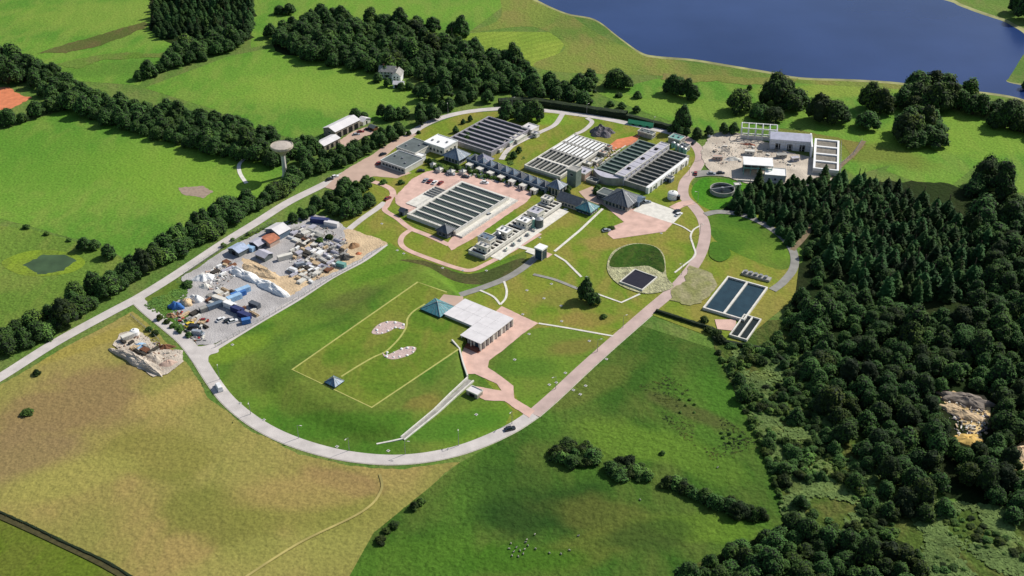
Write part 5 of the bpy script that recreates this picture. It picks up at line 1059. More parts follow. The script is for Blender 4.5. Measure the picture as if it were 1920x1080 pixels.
# green sheeting, heaps
f = Fr([(1180, 223), (1222, 234), (1223, 241), (1180, 230)], 1.5, az=math.radians(-22)); f.lv = 3; gable('green_store', 'long low shed covered with turquoise green sheeting on the back hedge', f, 1.4, 2.6, M_green, M_green, cat='shed', doors=(('v1', 3, 0, 1.2, 1.6),))
def heap(label, px, py, rx, ry, h, m, rz=0., name='heap', cat='heap', rough=.25, lumps=0, flat=0., to=None):
    c = P(px, py)
    if to: e = P(*to); d = e-c; c = (c+e)/2; rz = math.atan2(d.y, d.x); rx = d.length/2
    r = random.Random(px*31+py); n, R = 34, 10; vs = []; ph = [r.uniform(0, 6) for _ in range(4)]
    for j in range(R):
        t = j/(R-1)
        for i in range(n):
            a = 6.2832*i/n; k = 1+.12*math.sin(2*a+ph[0])+.08*math.sin(5*a+ph[1])
            z = h*(max(0, min(1, (1-t)*1.3))**(.9 if not flat else .45))*(1+rough*math.sin(4*a+ph[2]+t*6)*.4)+r.uniform(-1, 1)*rough*h*.12*(1-t)
            k *= 1+.35*mnoise.noise((math.cos(a)*1.7+px, math.sin(a)*1.7, py)); x, y = rx*t*k*math.cos(a), ry*t*k*math.sin(a); z *= 1+.45*mnoise.noise((x*.45+px, y*.45, 2.)); vs.append((c.x+x*math.cos(rz)-y*math.sin(rz), c.y+x*math.sin(rz)+y*math.cos(rz), max(z, 0)-(.1 if j == R-1 else 0)))
    mb = MB(); mb.add(vs, [(j*n+i, (j+1)*n+i, (j+1)*n+(i+1) % n, j*n+(i+1) % n) for j in range(R-1) for i in range(n)])
    for _ in range(lumps):
        a, t = r.uniform(0, 6.28), r.uniform(0, .9); x, y = rx*t*math.cos(a), ry*t*math.sin(a); s = r.uniform(.15, .4)
        p = Vector((c.x+x*math.cos(rz)-y*math.sin(rz), c.y+x*math.sin(rz)+y*math.cos(rz), h*(1-t))); mb.add([p+Vector((d.x*s*r.uniform(.7, 1.4), d.y*s, d.z*s*.7)) for d in IV], IF)
    o = mb.build(name, m, None); return tag(o, label, cat)
M_dkg = mat('dark_gravel', (104, 100, 104), var=.3, scale=.6, bump=.8, bscale=1.2)
heap('large grey gravel mound beside the back road above the grid tank', 1128, 250, 8.2, 5.2, 4.2, M_dkg, AZ, lumps=10)
heap('long white chalk ridge lying across the middle of the compound', 428, 500, 9, 2.6, 2.2, M_white, lumps=14, flat=1, to=(490, 535))
heap('white chalk ridge continuing to the lower right in the compound', 478, 526, 9, 3.1, 2.5, M_white, lumps=14, flat=1, to=(538, 554))
heap('tan sand ridge behind the long white ridge in the compound', 452, 492, 7, 3.6, 1.9, M_sand, flat=1, to=(520, 526))
heap('white spoil heap at the upper left corner of the compound', 382, 522, 5.2, 3.6, 2.2, M_white, 0, lumps=6)
heap('smaller pale heap below the white spoil heap', 385, 538, 3.6, 2.2, 1.4, M_off, 0, lumps=6)
heap('dark scrap pile at the right of the compound beside the sand', 643, 486, 4.6, 2.2, 2.2, mat('scrap', (70, 68, 66), var=.6, scale=1.2), .3, lumps=30)
heap('brown sand heap at the far right of the compound', 663, 462, 3.6, 2.6, 1.6, mat('brown_sand', (150, 116, 84), var=.2), .2)
heap('small orange heap on the sand at the compound edge', 672, 476, 2., 1.3, .9, M_orange)
heap('rubble bank along the lower left side of the rubble plot', 215, 655, 10, 3.2, 2.4, M_rubble, lumps=40, flat=1, to=(300, 702))
heap('broad rubble heap in the middle of the rubble plot', 290, 672, 6, 3.6, 1.5, M_rubble, math.radians(-38), lumps=16)
heap('pinkish rubble heap at the lower end of the rubble plot', 315, 682, 4, 2.6, 1.4, M_tanp, 0, lumps=10)
heap('dark grey heap on the sandy clearing in the right wood', 1812, 752, 10, 4, 2.2, mat('quarry_grey', (128, 118, 108), var=.35, scale=.5), -.3, lumps=26, flat=1)
heap('long pale sand ridge in the clearing of the right wood', 1800, 775, 9, 3., 1.6, M_sand, -.6, lumps=26, flat=1)
heap('yellow sand heap at the lower edge of the right wood clearing', 1815, 825, 6, 3, 1.4, mat('yellow_sand', (204, 170, 96), var=.3, scale=.5), 0, lumps=12, flat=1)
heap('pale sand heap in the clearing at the right edge', 1912, 848, 6, 4, 2, M_sand, .4)
heap('rubble heap in front of the steel frame at the construction site', 1365, 283, 5, 3, 1.4, M_rubble, 0, lumps=14)
heap('white rubble pile in the middle of the construction ground', 1372, 300, 5, 2.6, 1.6, M_off, .2, lumps=14)
heap('red brown earth strip under the steel frame', 1402, 272, 5, 1.6, 1., mat('red_earth', (150, 92, 72), var=.3), -.2)
# ---- construction site
fS = Fr([(1390, 247), (1447, 258), (1443, 272), (1388, 262)], 0., az=math.radians(-10)); fS.lu, fS.lv = 19, 7
o = root('steel_frame', 'open white steel frame of the unfinished building at the construction site', 'steel frame', fS)
for i in range(6):
    for j in range(2):
        q = MB(); q.bar(fS.at(fS.lu*i/5, fS.lv*j, 0), fS.at(fS.lu*i/5, fS.lv*j, 6.6), .5); q.build('column', M_white, o)
for i in range(6):
    q = MB(); a, b, c = fS.at(fS.lu*i/5, 0, 6.6), fS.at(fS.lu*i/5, fS.lv, 6.6), fS.at(fS.lu*i/5, fS.lv/2, 7.8); q.bar(a, c, .3); q.bar(c, b, .3); q.build('rafter', M_white, o)
for j, z in ((0, 6.6), (1, 6.6), (0, 3.4), (1, 3.4)):
    q = MB(); q.bar(fS.at(0, fS.lv*j, z), fS.at(fS.lu, fS.lv*j, z), .42); q.build('beam', M_white, o)
q = MB(); fS.box(q, 0, fS.lu, fS.lv-.4, fS.lv, 0, 2.4); q.build('low_wall', M_off, o)
fN = Fr([(1447, 246), (1523, 256), (1508, 290), (1443, 272)], 5.5, az=math.radians(-10)); fN.lu, fN.lv = 21, 9.5
rN = gable('clad_building', 'new building clad in silver grey sheets right of the open steel frame', fN, 6., 8., mat('silver_cladding', (216, 216, 222), rough=.5, var=.12, scale=1), mat('silver_roof', (192, 192, 206), rough=.45, var=.12, scale=.5), wins=(), doors=(('v1', 3, 0, 3.6, 2.8),), cat='building')
for k in range(12):
    q = MB(); a = fN.lu*(k+.5)/12; fN.box(q, a, a+.25, fN.lv, fN.lv+.14, .2, 5.8); q.build('cladding_post', M_white, rN)
q = MB(); fN.box(q, fN.lu+.0, fN.lu+.9, -.6, fN.lv+7, 0, 6.4); fN.box(q, fN.lu+.9, fN.lu+1.1, 0, 3, 0, 3); q.build('end_wall', M_white, rN)
q = MB()
for k in range(9): q.bar(fN.at(fN.lu*k/8, fN.lv+1.6, 0), fN.at(fN.lu*k/8, fN.lv+1.6, 5.4), .08)
for z in (1.8, 3.6, 5.3): q.bar(fN.at(0, fN.lv+1.6, z), fN.at(fN.lu, fN.lv+1.6, z), .1)
tag(q.build('scaffold', M_metal, None), 'scaffold poles standing along the front of the new clad building', 'scaffold')
fT = Fr([(1534, 268), (1577, 276), (1561, 334), (1518, 308)], 3.4, az=math.radians(-14)); fT.lu = 13; fT.lv = 37; fT.o = fT.o+fT.u*(.0)-fT.v*7
rT = channels('bay_tank', 'white walled tank of four open bays at the right end of the construction site', fT, 3.4, 4, M_off, mat('bay_floor', (120, 114, 104), var=.3), rim=1.1, div=1.3, troughs=0, along='u', wmat=M_white)
q = MB()
for k in range(14): p_ = fT.at(fT.lu+1., fT.lv*k/13); q.bar((p_[0], p_[1], 0), (p_[0], p_[1], 3.8), .08)
for z in (1.2, 2.4, 3.7): q.bar(fT.at(fT.lu+1, 0, z), fT.at(fT.lu+1, fT.lv, z), .08)
tag(q.build('scaffold', M_metal, None), 'scaffold poles along the outer right side of the white bay tank', 'scaffold')
fQ = Fr([(1396, 297), (1446, 303), (1437, 318), (1392, 310)], 5., az=math.radians(-8)); fQ.lu, fQ.lv = 14.5, 9; HQ = 6.2
rQ = root('open_shed', 'white roofed shed on thin columns with dark inside at the construction site', 'shed', fQ)
q = MB(); fQ.box(q, -.3, fQ.lu+.3, -.3, fQ.lv+.3, HQ, HQ+.3); q.build('roof', M_white, rQ)
q = MB(); fQ.box(q, 0, fQ.lu, 0, .3, 0, HQ); fQ.box(q, 0, .3, .3, fQ.lv*.6, 0, HQ); q.build('wall', M_dkroof, rQ)
q = MB(); fQ.box(q, .3, fQ.lu, .3, fQ.lv-1, 0, .3); q.build('floor', M_dark, rQ)
for k in range(5):
    q = MB(); a = .2+(fQ.lu-.4)*k/4; q.bar(fQ.at(a, fQ.lv-.2, 0), fQ.at(a, fQ.lv-.2, HQ), .3); q.build('column', M_tealg, rQ)
q = MB(); q.bar(fQ.at(0, fQ.lv-.2, 4.4), fQ.at(fQ.lu, fQ.lv-.2, 4.4), .5); q.build('beam', M_tealg, rQ)
fQ2 = fr0(1454, 322, 10.5, 8.5, az=math.radians(-10), z=3.8); flatb('annex', 'lower white flat roofed annex right of the white roofed open shed', fQ2, 3.6, M_off, M_white, wins=(('v1', 3, 1, 2.2, 1.),), cat='building')
f = fr0(1420, 343, 20, 1.4, az=math.radians(-8)); rr = root('low_wall', 'long low pale wall below the white roofed open shed', 'wall', f); q = MB(); f.box(q, 0, 20, 0, .6, 0, 1.1); q.build('wall', M_off, rr)
for i, (x, y, a, b, h, m, l) in enumerate([(1405, 290, 5, 2.4, 2.4, M_off, 'pale site cabin above the open shed'), (1345, 300, 5, 2.4, 2.4, M_tanp, 'tan site cabin at the left of the construction ground'), (1465, 296, 5, 2.4, 2.2, M_concd, 'grey site cabin below the clad building'), (1490, 302, 4, 2.4, 2.2, M_lilac, 'lilac grey site cabin near the plantation corner')]):
    flatb('site_cabin', l, fr0(x, y, a, b, az=math.radians(-10+8*i)), h, m, m, cat='cabin', wins=(('v1', 2, 1, 1.8, .9),), doors=(('u1', 1, 0, 2, .8),), par=.1)
for i, (x, y) in enumerate([(1352, 290), (1360, 276), (1425, 286), (1440, 292), (1470, 288), (1388, 303), (1340, 285), (1480, 310), (1455, 283), (1412, 278)]):
    p = P(x, y); o = thing('block_pallet', 'small pallet of pale blocks on the construction ground', 'pallet', p, 'pallets on the construction ground', rz=rnd.uniform(0, 3))
    q = MB(); [q.box((k-1)*.75, 0, .15, .7, 1.1, .9) for k in range(3)]; q.build('block_stack', M_off if i % 2 else M_stone, o, local=True); q = MB(); q.box(0, 0, 0, 2.3, 1.2, .14); q.build('pallet_base', M_brown, o, local=True)
p = P(1331, 256); o = thing('round_tank', 'small bright white domed tank at the left end of the construction site', 'tank', p); q = MB(); q.lathe([(1.3, 0), (1.3, 1.4), (1.1, 2.1), (.6, 2.6), (.01, 2.8)], 18, cx=p.x, cy=p.y); q.build('shell', M_white, o, smooth=True); MB().cyl(p.x, p.y, 2.75, .25, 3., .25, 10).build('lid', M_metal, o)
# clarifier
p = P(1354, 360); o = thing('clarifier', 'round dark open tank with pale rim on the bright lawn beside the plantation', 'tank', p); q = MB(); q.lathe([(6.2, -.1), (6.2, 2.2), (5.8, 2.2), (5.8, .9)], 40, cx=p.x, cy=p.y); q.build('ring_wall', M_concd, o); q = MB(); q.cyl(p.x, p.y, .3, 5.8, .95, 5.8, 40); q.build('water', M_water, o)
q = MB(); q.bar((p.x-6, p.y-1.5, 2.35), (p.x+6, p.y+1.5, 2.35), .5); q.build('bridge', M_metal, o); MB().cyl(p.x, p.y, .9, .8, 2.7, .8, 12).build('centre_drum', M_metal, o)
f = fr0(1382, 352, 3, 2.4, az=.2); flatb('pump_hut', 'tiny pale hut at the right of the round open tank', f, 2, M_off, M_pale, cat='hut', doors=(('v1', 1, 0, 1.8, .9),))
# white storage tank beside the loop road
p = P(1261, 372); o = thing('storage_tank', 'big bright white round tank on the grass beside the loop road', 'tank', p); q = MB(); q.lathe([(2.6, 0), (2.6, 2.8), (2.3, 3.4), (1.2, 3.9), (.01, 4.)], 26, cx=p.x, cy=p.y); q.build('shell', M_white, o); MB().cyl(p.x, p.y, 3.95, .4, 4.3, .4, 10).build('hatch', M_metal, o)
p = P(1271, 374); o = thing('pipe_stack', 'dark cylinder standing right of the big white round tank', 'tank', p); MB().cyl(p.x, p.y, 0, 1.1, 2.3, 1.1, 14).build('shell', M_dark, o); MB().cyl(p.x, p.y, 2.3, 1.15, 2.5, .6, 14).build('lid', M_slate, o)
flatb('switch_box', 'green cabinet at the foot of the white retaining wall', fr0(1219, 356, 2.4, 2), 1.9, M_tealg, M_tealg, cat='cabinet', par=.05)
flatb('switch_box', 'grey blue hut on the grass above the big white round tank', fr0(1255, 340, 3.5, 3.), 2.4, M_slate2, M_slate, cat='hut', doors=(('v1', 1, 0, 1.9, .9),))
# twin tanks by the pink road
fk = Fr([(1366, 516), (1438, 539), (1394, 604), (1320, 572)], 1.4, az=math.radians(-30)); channels('twin_tank', 'wide sunken water tank with dark blue water right of the pink loop road', fk, 1.4, 2, M_concd, mat('blue_tank_water', (36, 58, 66), rough=.12, var=.2, scale=.3, spec=.6), rim=.7, div=.9, along='v', troughs=0, wmat=M_conc)
fk = Fr([(1400, 588), (1430, 600), (1395, 640), (1366, 622)], 1.2, az=math.radians(-30)); channels('lower_tank', 'narrow dark twin channelled tank below the wide sunken tank', fk, 1.2, 2, M_concd, M_water, rim=.5, div=.7, along='v', troughs=0, wmat=M_conc)
fk = fr0(1418, 520, 13, 3, az=math.radians(-30)); rr = root('inlet_structure', 'low grey inlet structure along the top edge of the wide sunken tank', 'inlet', fk); q = MB(); fk.box(q, 0, 13, 0, 3, 0, 1.2); q.build('slab', M_concd, rr)
for k in range(5):
    q = MB(); fk.box(q, 1+k*2.3, 2.2+k*2.3, .8, 2.2, 1.2, 2.1); q.build('gate', M_metal, rr)
fk = Fr([(1188, 506), (1235, 521), (1200, 547), (1165, 528)], .5, az=math.radians(-36)); rr = root('settling_basin', 'dark square settling basin in the pale stones of the round hollow', 'basin', fk)
q = MB(); [fk.box(q, *s, 0, 1.1) for s in ((0, fk.lu, 0, .4), (0, fk.lu, fk.lv-.4, fk.lv), (0, .4, .4, fk.lv-.4), (fk.lu-.4, fk.lu, .4, fk.lv-.4))]; q.build('rim_wall', M_conc, rr); q = MB(); fk.box(q, .4, fk.lu-.4, .4, fk.lv-.4, 0, .75); q.build('water', mat('black_water', (44, 40, 46), rough=.2), rr)
# ---- compound contents
def container(px, py, rz, L, Wd, Hh, m, label, name='container', cat='container'):
    p = P(px, py); o = thing(name, label, cat, p, rz=math.radians(rz)); q = MB(); q.box(0, 0, .12, L, Wd, Hh); q.build('body', m, o, local=True)
    q = MB(); n = int(L/.6); [q.box(-L/2+.3+k*.6, s*(Wd/2+.03), .3, .25, .06, Hh-.4) for k in range(n) for s in (1, -1)]; q.build('rib', m, o, local=True)
    q = MB(); [q.box(L/2+.03, s*Wd*.24, .25, .06, Wd*.44, Hh-.3) for s in (1, -1)]; q.build('door', m, o, local=True)
    q = MB(); [q.box(a*(L/2-.15), b*(Wd/2-.15), 0, .3, .3, .12) for a in (1, -1) for b in (1, -1)]; q.build('foot', M_dark, o, local=True); return o
M_blue = mat('blue_paint', (64, 112, 176), var=.15); M_navy = mat('navy_paint', (52, 60, 104), var=.2); M_lblue = mat('light_blue_paint', (150, 184, 214), var=.15); M_red = mat('red_paint', (170, 60, 60), var=.2)
M_yel = mat('yellow_paint', (214, 186, 60)); M_rust = mat('rusty_roof', (172, 110, 84), var=.25)
for a in [(432, 577, -32, 6, 2.4, 2.5, M_white, 'white container at the left end of the dark container row'), (446, 586, -32, 6, 2.4, 2.5, M_navy, 'navy container right of the white one in the row'), (459, 596, -32, 6, 2.4, 2.5, M_navy, 'navy container at the lower end of the row'),
          (416, 567, -30, 9, 2.2, 2.2, M_off, 'long pale container above the paved yard'), (404, 577, 38, 7, 2.2, 2.2, M_slate2, 'slate blue container slanting at the top of the paved yard'), (388, 582, 38, 6, 2.2, 2.1, M_concd, 'grey container left of the slate blue slanting one'),
          (462, 606, 20, 3.6, 2.2, 2.2, M_blue, 'short blue container by the compound exit'), (478, 576, -32, 5, 2.3, 2.2, M_slate, 'dark container below the blue roofed lorries'),
          (456, 549, 40, 6.5, 2.4, 2.4, M_lblue, 'upper light blue container in the pair beside the chalk ridge'), (448, 556, 40, 6.5, 2.4, 2.3, M_blue, 'blue container lying between the two light blue ones'), (440, 563, 40, 6.5, 2.4, 2.4, M_lblue, 'lower light blue container of the pair beside the chalk ridge'),
          (600, 418, -12, 9, 2.4, 2.4, M_navy, 'dark navy container at the top edge of the compound'), (622, 424, -20, 7, 2.3, 2.3, M_pale, 'pale container right of the dark navy one at the top'), (535, 486, 28, 7, 2.2, 2.3, M_off, 'cream container standing alone in the middle of the compound'),
          (470, 470, -30, 4, 2.4, 2.2, M_lblue, 'light blue container at the left of the upper compound'), (640, 500, -25, 4.4, 2.2, 2, M_tealg, 'teal container near the lower edge of the material stacks'), (240, 636, 40, 5, 2.4, 2.2, M_off, 'pale container on the rubble plot behind the white tank')]: container(*a)
gable('workshop', 'shed with shining pale blue roof at the upper left of the compound', fr0(522, 440, 9, 7), 3.2, 4.8, M_slate2, M_pale, ridge='v', cat='shed', doors=(('v1', 1, 0, 2.8, 3.),))
gable('workshop', 'shed with rusty pink roof below the pale blue roofed one', fr0(506, 456, 7, 6), 2.6, 3.8, M_tanp, M_rust, ridge='v', cat='shed', doors=(('v1', 1, 0, 2.2, 2.),))
gable('workshop', 'low shed with lilac roof at the left of the rusty one', fr0(484, 462, 6, 5), 2.4, 3.4, M_slate, M_lilac, ridge='v', cat='shed')
gable('workshop', 'blue grey shed at the compound edge beside the road', fr0(448, 474, 7, 6), 2.6, 3.8, M_dkroof, mat('pale_blue_roof', (166, 178, 200), var=.2, scale=.8), ridge='v', cat='shed', doors=(('v1', 1, 0, 2.2, 2.),))
gable('workshop', 'small grey shed on the left side of the upper compound', fr0(496, 484, 6, 5), 2.4, 3.4, M_dkroof, M_lilac, cat='shed')
heap('blue tarpaulin heap at the left corner of the paved yard', 331, 577, 3.2, 2.4, 2.4, M_blue, 0, name='tarpaulin_heap', cat='tarpaulin', flat=1)
heap('cream covered heap right of the blue tarpaulin', 349, 570, 3.2, 2.6, 2.4, M_sand, .4, name='tarpaulin_heap', cat='tarpaulin', flat=1)
heap('white covered heap beside the cream one', 367, 563, 3.4, 2.2, 2.2, M_white, -.3, name='tarpaulin_heap', cat='tarpaulin', flat=1)
heap('blue tarpaulin on the rubble plot', 262, 650, 3., 2., 1.2, M_lblue, -.5, name='tarpaulin_heap', cat='tarpaulin', flat=1)
heap('brown earth heap by the hedge of the paved yard', 322, 593, 3.2, 1.8, 1.3, MATS['brown_sand'], -.6, lumps=6)
heap('brown scrap heap on the rubble plot beside the road', 310, 652, 3.2, 2., 1.4, M_brown, 0, lumps=10)
p = P(253, 628); o = thing('storage_tank', 'white round tank at the top of the rubble plot', 'tank', p); q = MB(); q.lathe([(1.9, 0), (1.9, 2.), (1.2, 2.6), (.01, 2.8)], 20, cx=p.x, cy=p.y); q.build('shell', M_white, o); MB().cyl(p.x, p.y, 2.75, .3, 3., .3, 10).build('lid', M_metal, o)
# material stacks: pipes, timber, block pallets
kinds = [('pipe_bundle', 'pipes'), ('timber_stack', 'timber'), ('block_pallet', 'pallet')]
cnt = 0
def stack(px, py, kind, m, label, group, rz):
    p = P(px, py); nm = kinds[kind][0]; o = thing(nm, label, kinds[kind][1], p, group, rz=rz)
    if kind == 0:
        for k in range(5):
            q = MB(); y = (k % 3-1)*.62+(.31 if k > 2 else 0); z = .32+(k > 2)*.54; n = 10; L = 5.
            vs = [(s*L/2, y+.3*math.cos(6.2832*i/n), z+.3*math.sin(6.2832*i/n)) for s in (-1, 1) for i in range(n)]; q.add(vs, [(i, (i+1) % n, (i+1) % n+n, i+n) for i in range(n)]+[tuple(range(n))[::-1], tuple(range(n, 2*n))]); q.build('pipe', m, o, local=True)
    elif kind == 1:
        q = MB(); [q.box(0, (k-2)*.5, .15+j*.32, 4.4-.3*j, .42, .28) for k in range(5) for j in range(3)]; q.build('timber', m, o, local=True); q = MB(); [q.box(s*1.5, 0, 0, .2, 2.4, .15) for s in (1, -1)]; q.build('bearer', M_brown, o, local=True)
    else:
        q = MB(); [q.box((k-.5)*1.25, 0, .15, 1.15, 1.15, 1.1) for k in range(2)]; q.build('block_stack', m, o, local=True); q = MB(); q.box(0, 0, 0, 2.6, 1.3, .14); q.build('pallet_base', M_brown, o, local=True)
rs = random.Random(5)
REG = [([(545, 470), (575, 450), (600, 462), (640, 450), (652, 470), (635, 500), (590, 520), (560, 512)], 62, 'in the crowded stacks of the upper right compound', 'material stacks of the upper right compound', 2.5),
       ([(555, 430), (590, 422), (600, 445), (570, 458), (545, 450)], 14, 'near the top of the compound beside the bushy trees', 'material stacks at the top of the compound', 2.6),
       ([(545, 500), (570, 496), (600, 522), (575, 535), (550, 520)], 12, 'in the pale rows above the sand', 'material stacks in the pale rows', 2.8),
       ([(390, 560), (420, 545), (440, 548), (420, 560), (400, 570)], 8, 'left of the light blue containers', 'material stacks left of the blue containers', 2.6),
       ([(345, 590), (365, 585), (385, 612), (372, 628), (350, 612)], 9, 'along the hedge of the paved yard', 'material stacks by the paved yard hedge', 2.6),
       ([(228, 640), (250, 645), (290, 655), (300, 665), (280, 672), (240, 655)], 9, 'on the rubble plot', 'material stacks on the rubble plot', 2.6),
       ([(455, 580), (478, 590), (470, 600), (480, 585)], 3, 'behind the navy containers', 'material stacks behind the navy containers', 2.2),
       ([(395, 510), (425, 490), (440, 498), (415, 520)], 7, 'at the left end of the chalk ridge', 'material stacks at the chalk ridge end', 2.6)]
CW = [('pale', M_conc), ('grey', M_concd), ('tan', M_sand), ('grey', M_concd), ('dark', mat('creosote', (66, 62, 56))), ('white', M_white), ('dark', MATS['creosote'] if 'creosote' in MATS else M_dark), ('grey', M_lilac), ('pale', M_off), ('brown', M_brown)]
for poly, n, where, grp, dd in REG:
    Wp = [tuple(P(x, y)[:2]) for x, y in poly]; pts = []; xs = [q[0] for q in poly]; ys = [q[1] for q in poly]; t = 0
    while len(pts) < n and t < 4000:
        t += 1; x, y = rs.uniform(min(xs), max(xs)), rs.uniform(min(ys), max(ys)); w = P(x, y)
        if not inside(w.x, w.y, Wp) or any((w.x-a)**2+(w.y-b)**2 < dd*dd for a, b in pts): continue
        pts.append((w.x, w.y)); k = rs.choice([0, 1, 2, 2]); cn, cm = rs.choice(CW)
        nm = ('bundle of', 'stack of', 'pallet of')[k]; wh = ('pipes', 'timber', 'blocks')[k]
        stack(x, y, k, cm, f'{cn} {nm} {wh} {where}', f'{cn} {wh} {where}', AZ+rs.choice([0, math.pi/2])+rs.uniform(-.15, .15))
# vehicles
def car(px, py, rz, m, label, kind='car'):
    p = P(px, py); o = thing(kind, label, kind, p, rz=math.radians(rz)); L, Wd = (4.2, 1.75) if kind == 'car' else (5.2, 2.)
    hb, hc = (.85, 1.42) if kind == 'car' else (1.1, 2.2)
    q = MB(); q.prism([(-L/2, -Wd/2), (L/2-.25, -Wd/2), (L/2, -Wd/2+.3), (L/2, Wd/2-.3), (L/2-.25, Wd/2), (-L/2, Wd/2)], .3, hb); q.build('body', m, o, local=True)
    a, b, c, d = (-1.7, 1.0, -1.2, .5) if kind == 'car' else (-2.5, 1.9, -2.45, 1.2)
    w = Wd/2-.08; q = MB(); vs = [(a, -w, hb), (b, -w, hb), (b, w, hb), (a, w, hb), (c, -w+.15, hc), (d, -w+.15, hc), (d, w-.15, hc), (c, w-.15, hc)]
    q.add(vs, [(0, 1, 5, 4), (1, 2, 6, 5), (2, 3, 7, 6), (3, 0, 4, 7)]); q.build('window', M_glass if kind == 'car' else m, o, local=True)
    q = MB(); q.add([(x, y, z+.01) for x, y, z in vs[4:]]+[(x, y, z+.06) for x, y, z in vs[4:]], [(4, 5, 6, 7), (0, 1, 5, 4), (1, 2, 6, 5), (2, 3, 7, 6), (3, 0, 4, 7)]); q.build('roof', m, o, local=True)
    if kind != 'car':
        q = MB(); q.add([(b+.02, -w+.1, hb+.1), (b+.02, w-.1, hb+.1), (d+.12, w-.2, hc-.15), (d+.12, -w+.2, hc-.15)], [(0, 1, 2, 3)]); q.build('windscreen', M_glass, o, local=True)
    for sx in (-1, 1):
        for sy in (-1, 1):
            q = MB(); n = 12; x0 = sx*L*.31; vs = [(x0+.33*math.cos(6.2832*i/n), sy*(Wd/2-.2)+e, .33+.33*math.sin(6.2832*i/n)) for e in (-.12, .22*1) for i in range(n)]
            q.add(vs, [(i, (i+1) % n, (i+1) % n+n, i+n) for i in range(n)]+[tuple(range(n))[::-1], tuple(range(n, 2*n))]); q.build('wheel', M_rubber, o, local=True)
    for sy in (-1, 1): q = MB(); q.box(L/2+.0, sy*.55, .55, .06, .32, .16); q.build('headlight', M_white, o, local=True)
M_cd = mat('car_dark', (40, 42, 50), rough=.35, spec=.6); M_cr = mat('car_red', (130, 40, 36), rough=.35, spec=.6); M_cw = mat('car_white', (226, 226, 226), rough=.35, spec=.6); M_cs = mat('car_silver', (150, 156, 164), rough=.35, spec=.6)
for a in [(411, 729, 118, M_cw, 'white van driving on the loop road below the rubble plot', 'van'), (1304, 327, 80, M_cr, 'dark red car on the pink road beside the site access', 'car'), (1351, 326, -5, M_cd, 'black car on the grey access road right of another dark one', 'car'),
          (1334, 327, -5, M_cs, 'green grey car left of the black one on the access road', 'car'), (1300, 250+20, 60, M_cd, 'dark car at the top bend of the loop road', 'car'), (1269, 398, 40, M_cd, 'dark car parked at the right edge of the concrete pad', 'car'),
          (1272, 404, 40, M_cw, 'white car parked below the dark one at the concrete pad', 'car'), (1213, 381, 20, M_cs, 'silver car on the upper left corner of the concrete pad', 'car'), (789, 322, 10, M_cd, 'dark car at the upper left of the pink court', 'car'),
          (798, 340, 60, M_cs, 'silver car in the pink court above the service slab', 'car'), (806, 342, 60, M_cr, 'red car right of the silver one in the pink court', 'car'), (815, 344, 60, M_cw, 'white car right of the red one in the pink court', 'car'), (826, 345, 60, M_cr, 'dark red car at the right end of the pink court row', 'car'),
          (846, 329, 5, M_cs, 'silver car in front of the garden pavilions', 'car'), (873, 333, -20, M_cd, 'dark car beside the top corner of the front filter tank', 'car'), (909, 344, -20, M_cw, 'white car on the paving above the front filter tank', 'car'), (917, 404, 40, M_cs, 'silver car on the paving right of the front filter tank', 'car'),
          (711, 308, 40, M_cr, 'dark red car beside the lower dark office block', 'car'), (718, 291, 40, M_cd, 'black car above the dark red one by the offices', 'car'), (727, 374, 50, M_cr, 'red car on the grass corner by the pink drive', 'car'), (618, 338, 35, M_cd, 'dark car where the left road meets the forecourt', 'car'), (628, 333, 35, M_cw, 'white car where the left road meets the forecourt', 'car'),
          (383, 603, 0, M_cr, 'red pickup sized car in the paved yard', 'car'), (414, 601, 45, M_cw, 'white car standing alone in the paved yard', 'car'), (429, 603, 30, M_cd, 'dark car near the navy containers', 'car'), (437, 604, 30, M_cw, 'white car beside the dark one near the navy containers', 'car'),
          (366, 618, 10, M_cd, 'dark van at the lower left of the paved yard', 'van'), (372, 628, -10, M_cs, 'silver van below the dark van in the paved yard', 'van'), (355, 610, 50, M_yel, 'small yellow digger sized car by the yard hedge', 'car'), (956, 806, 20, M_cd, 'dark car on the verge where the lower pink drive meets the loop road', 'car'),
          (1137, 434, 20, M_cs, 'silver car at the left tip of the pink court', 'car'), (690, 244, 20, M_cd, 'dark car in the farm yard', 'car'), (676, 249, 20, M_cr, 'red car in the farm yard', 'car'), (668, 254, 20, M_cs, 'silver car in the farm yard', 'car'), (548, 510, 150, M_cw, 'white van among the pale stacks', 'van'), (566, 500, 20, M_cs, 'silver van above the pale stacks', 'van')]: car(*a)
# compound fence
def fence(label, px, h=1.8, step=3., m=None):
    L = [P(x, y) for x, y in px]; c = sum(L, Vector())/len(L); o = thing('fence', label, 'fence', (c.x, c.y, 0)); k = 0
    rl = MB()
    for a, b in zip(L, L[1:]):
        n = max(1, int((b-a).length/step))
        for i in range(n):
            p = a.lerp(b, i/n)
            if k < 95: q = MB(); q.bar(p, p+Vector((0, 0, h)), .12); q.build('post', M_concd, o)
            k += 1
        for z in (.3, h*.55, h-.05): rl.bar(a+Vector((0, 0, z)), b+Vector((0, 0, z)), .06)
    rl.build('rail', m or M_metal, o)
fence('grey fence along the lower right edge of the compound', [(404, 652), (450, 626), (560, 561), (622, 522), (680, 490), (722, 460)])
fence('grey fence between the left road and the compound', [(345, 516), (420, 465), (455, 447), (520, 414)])
fence('grey fence between the ring road and the dry field', [(245, 592), (300, 640)], h=1.2)
fence('thin fence across the meadow right of the white bay tank', [(1572, 312), (1600, 290), (1617, 262)], h=1.3)
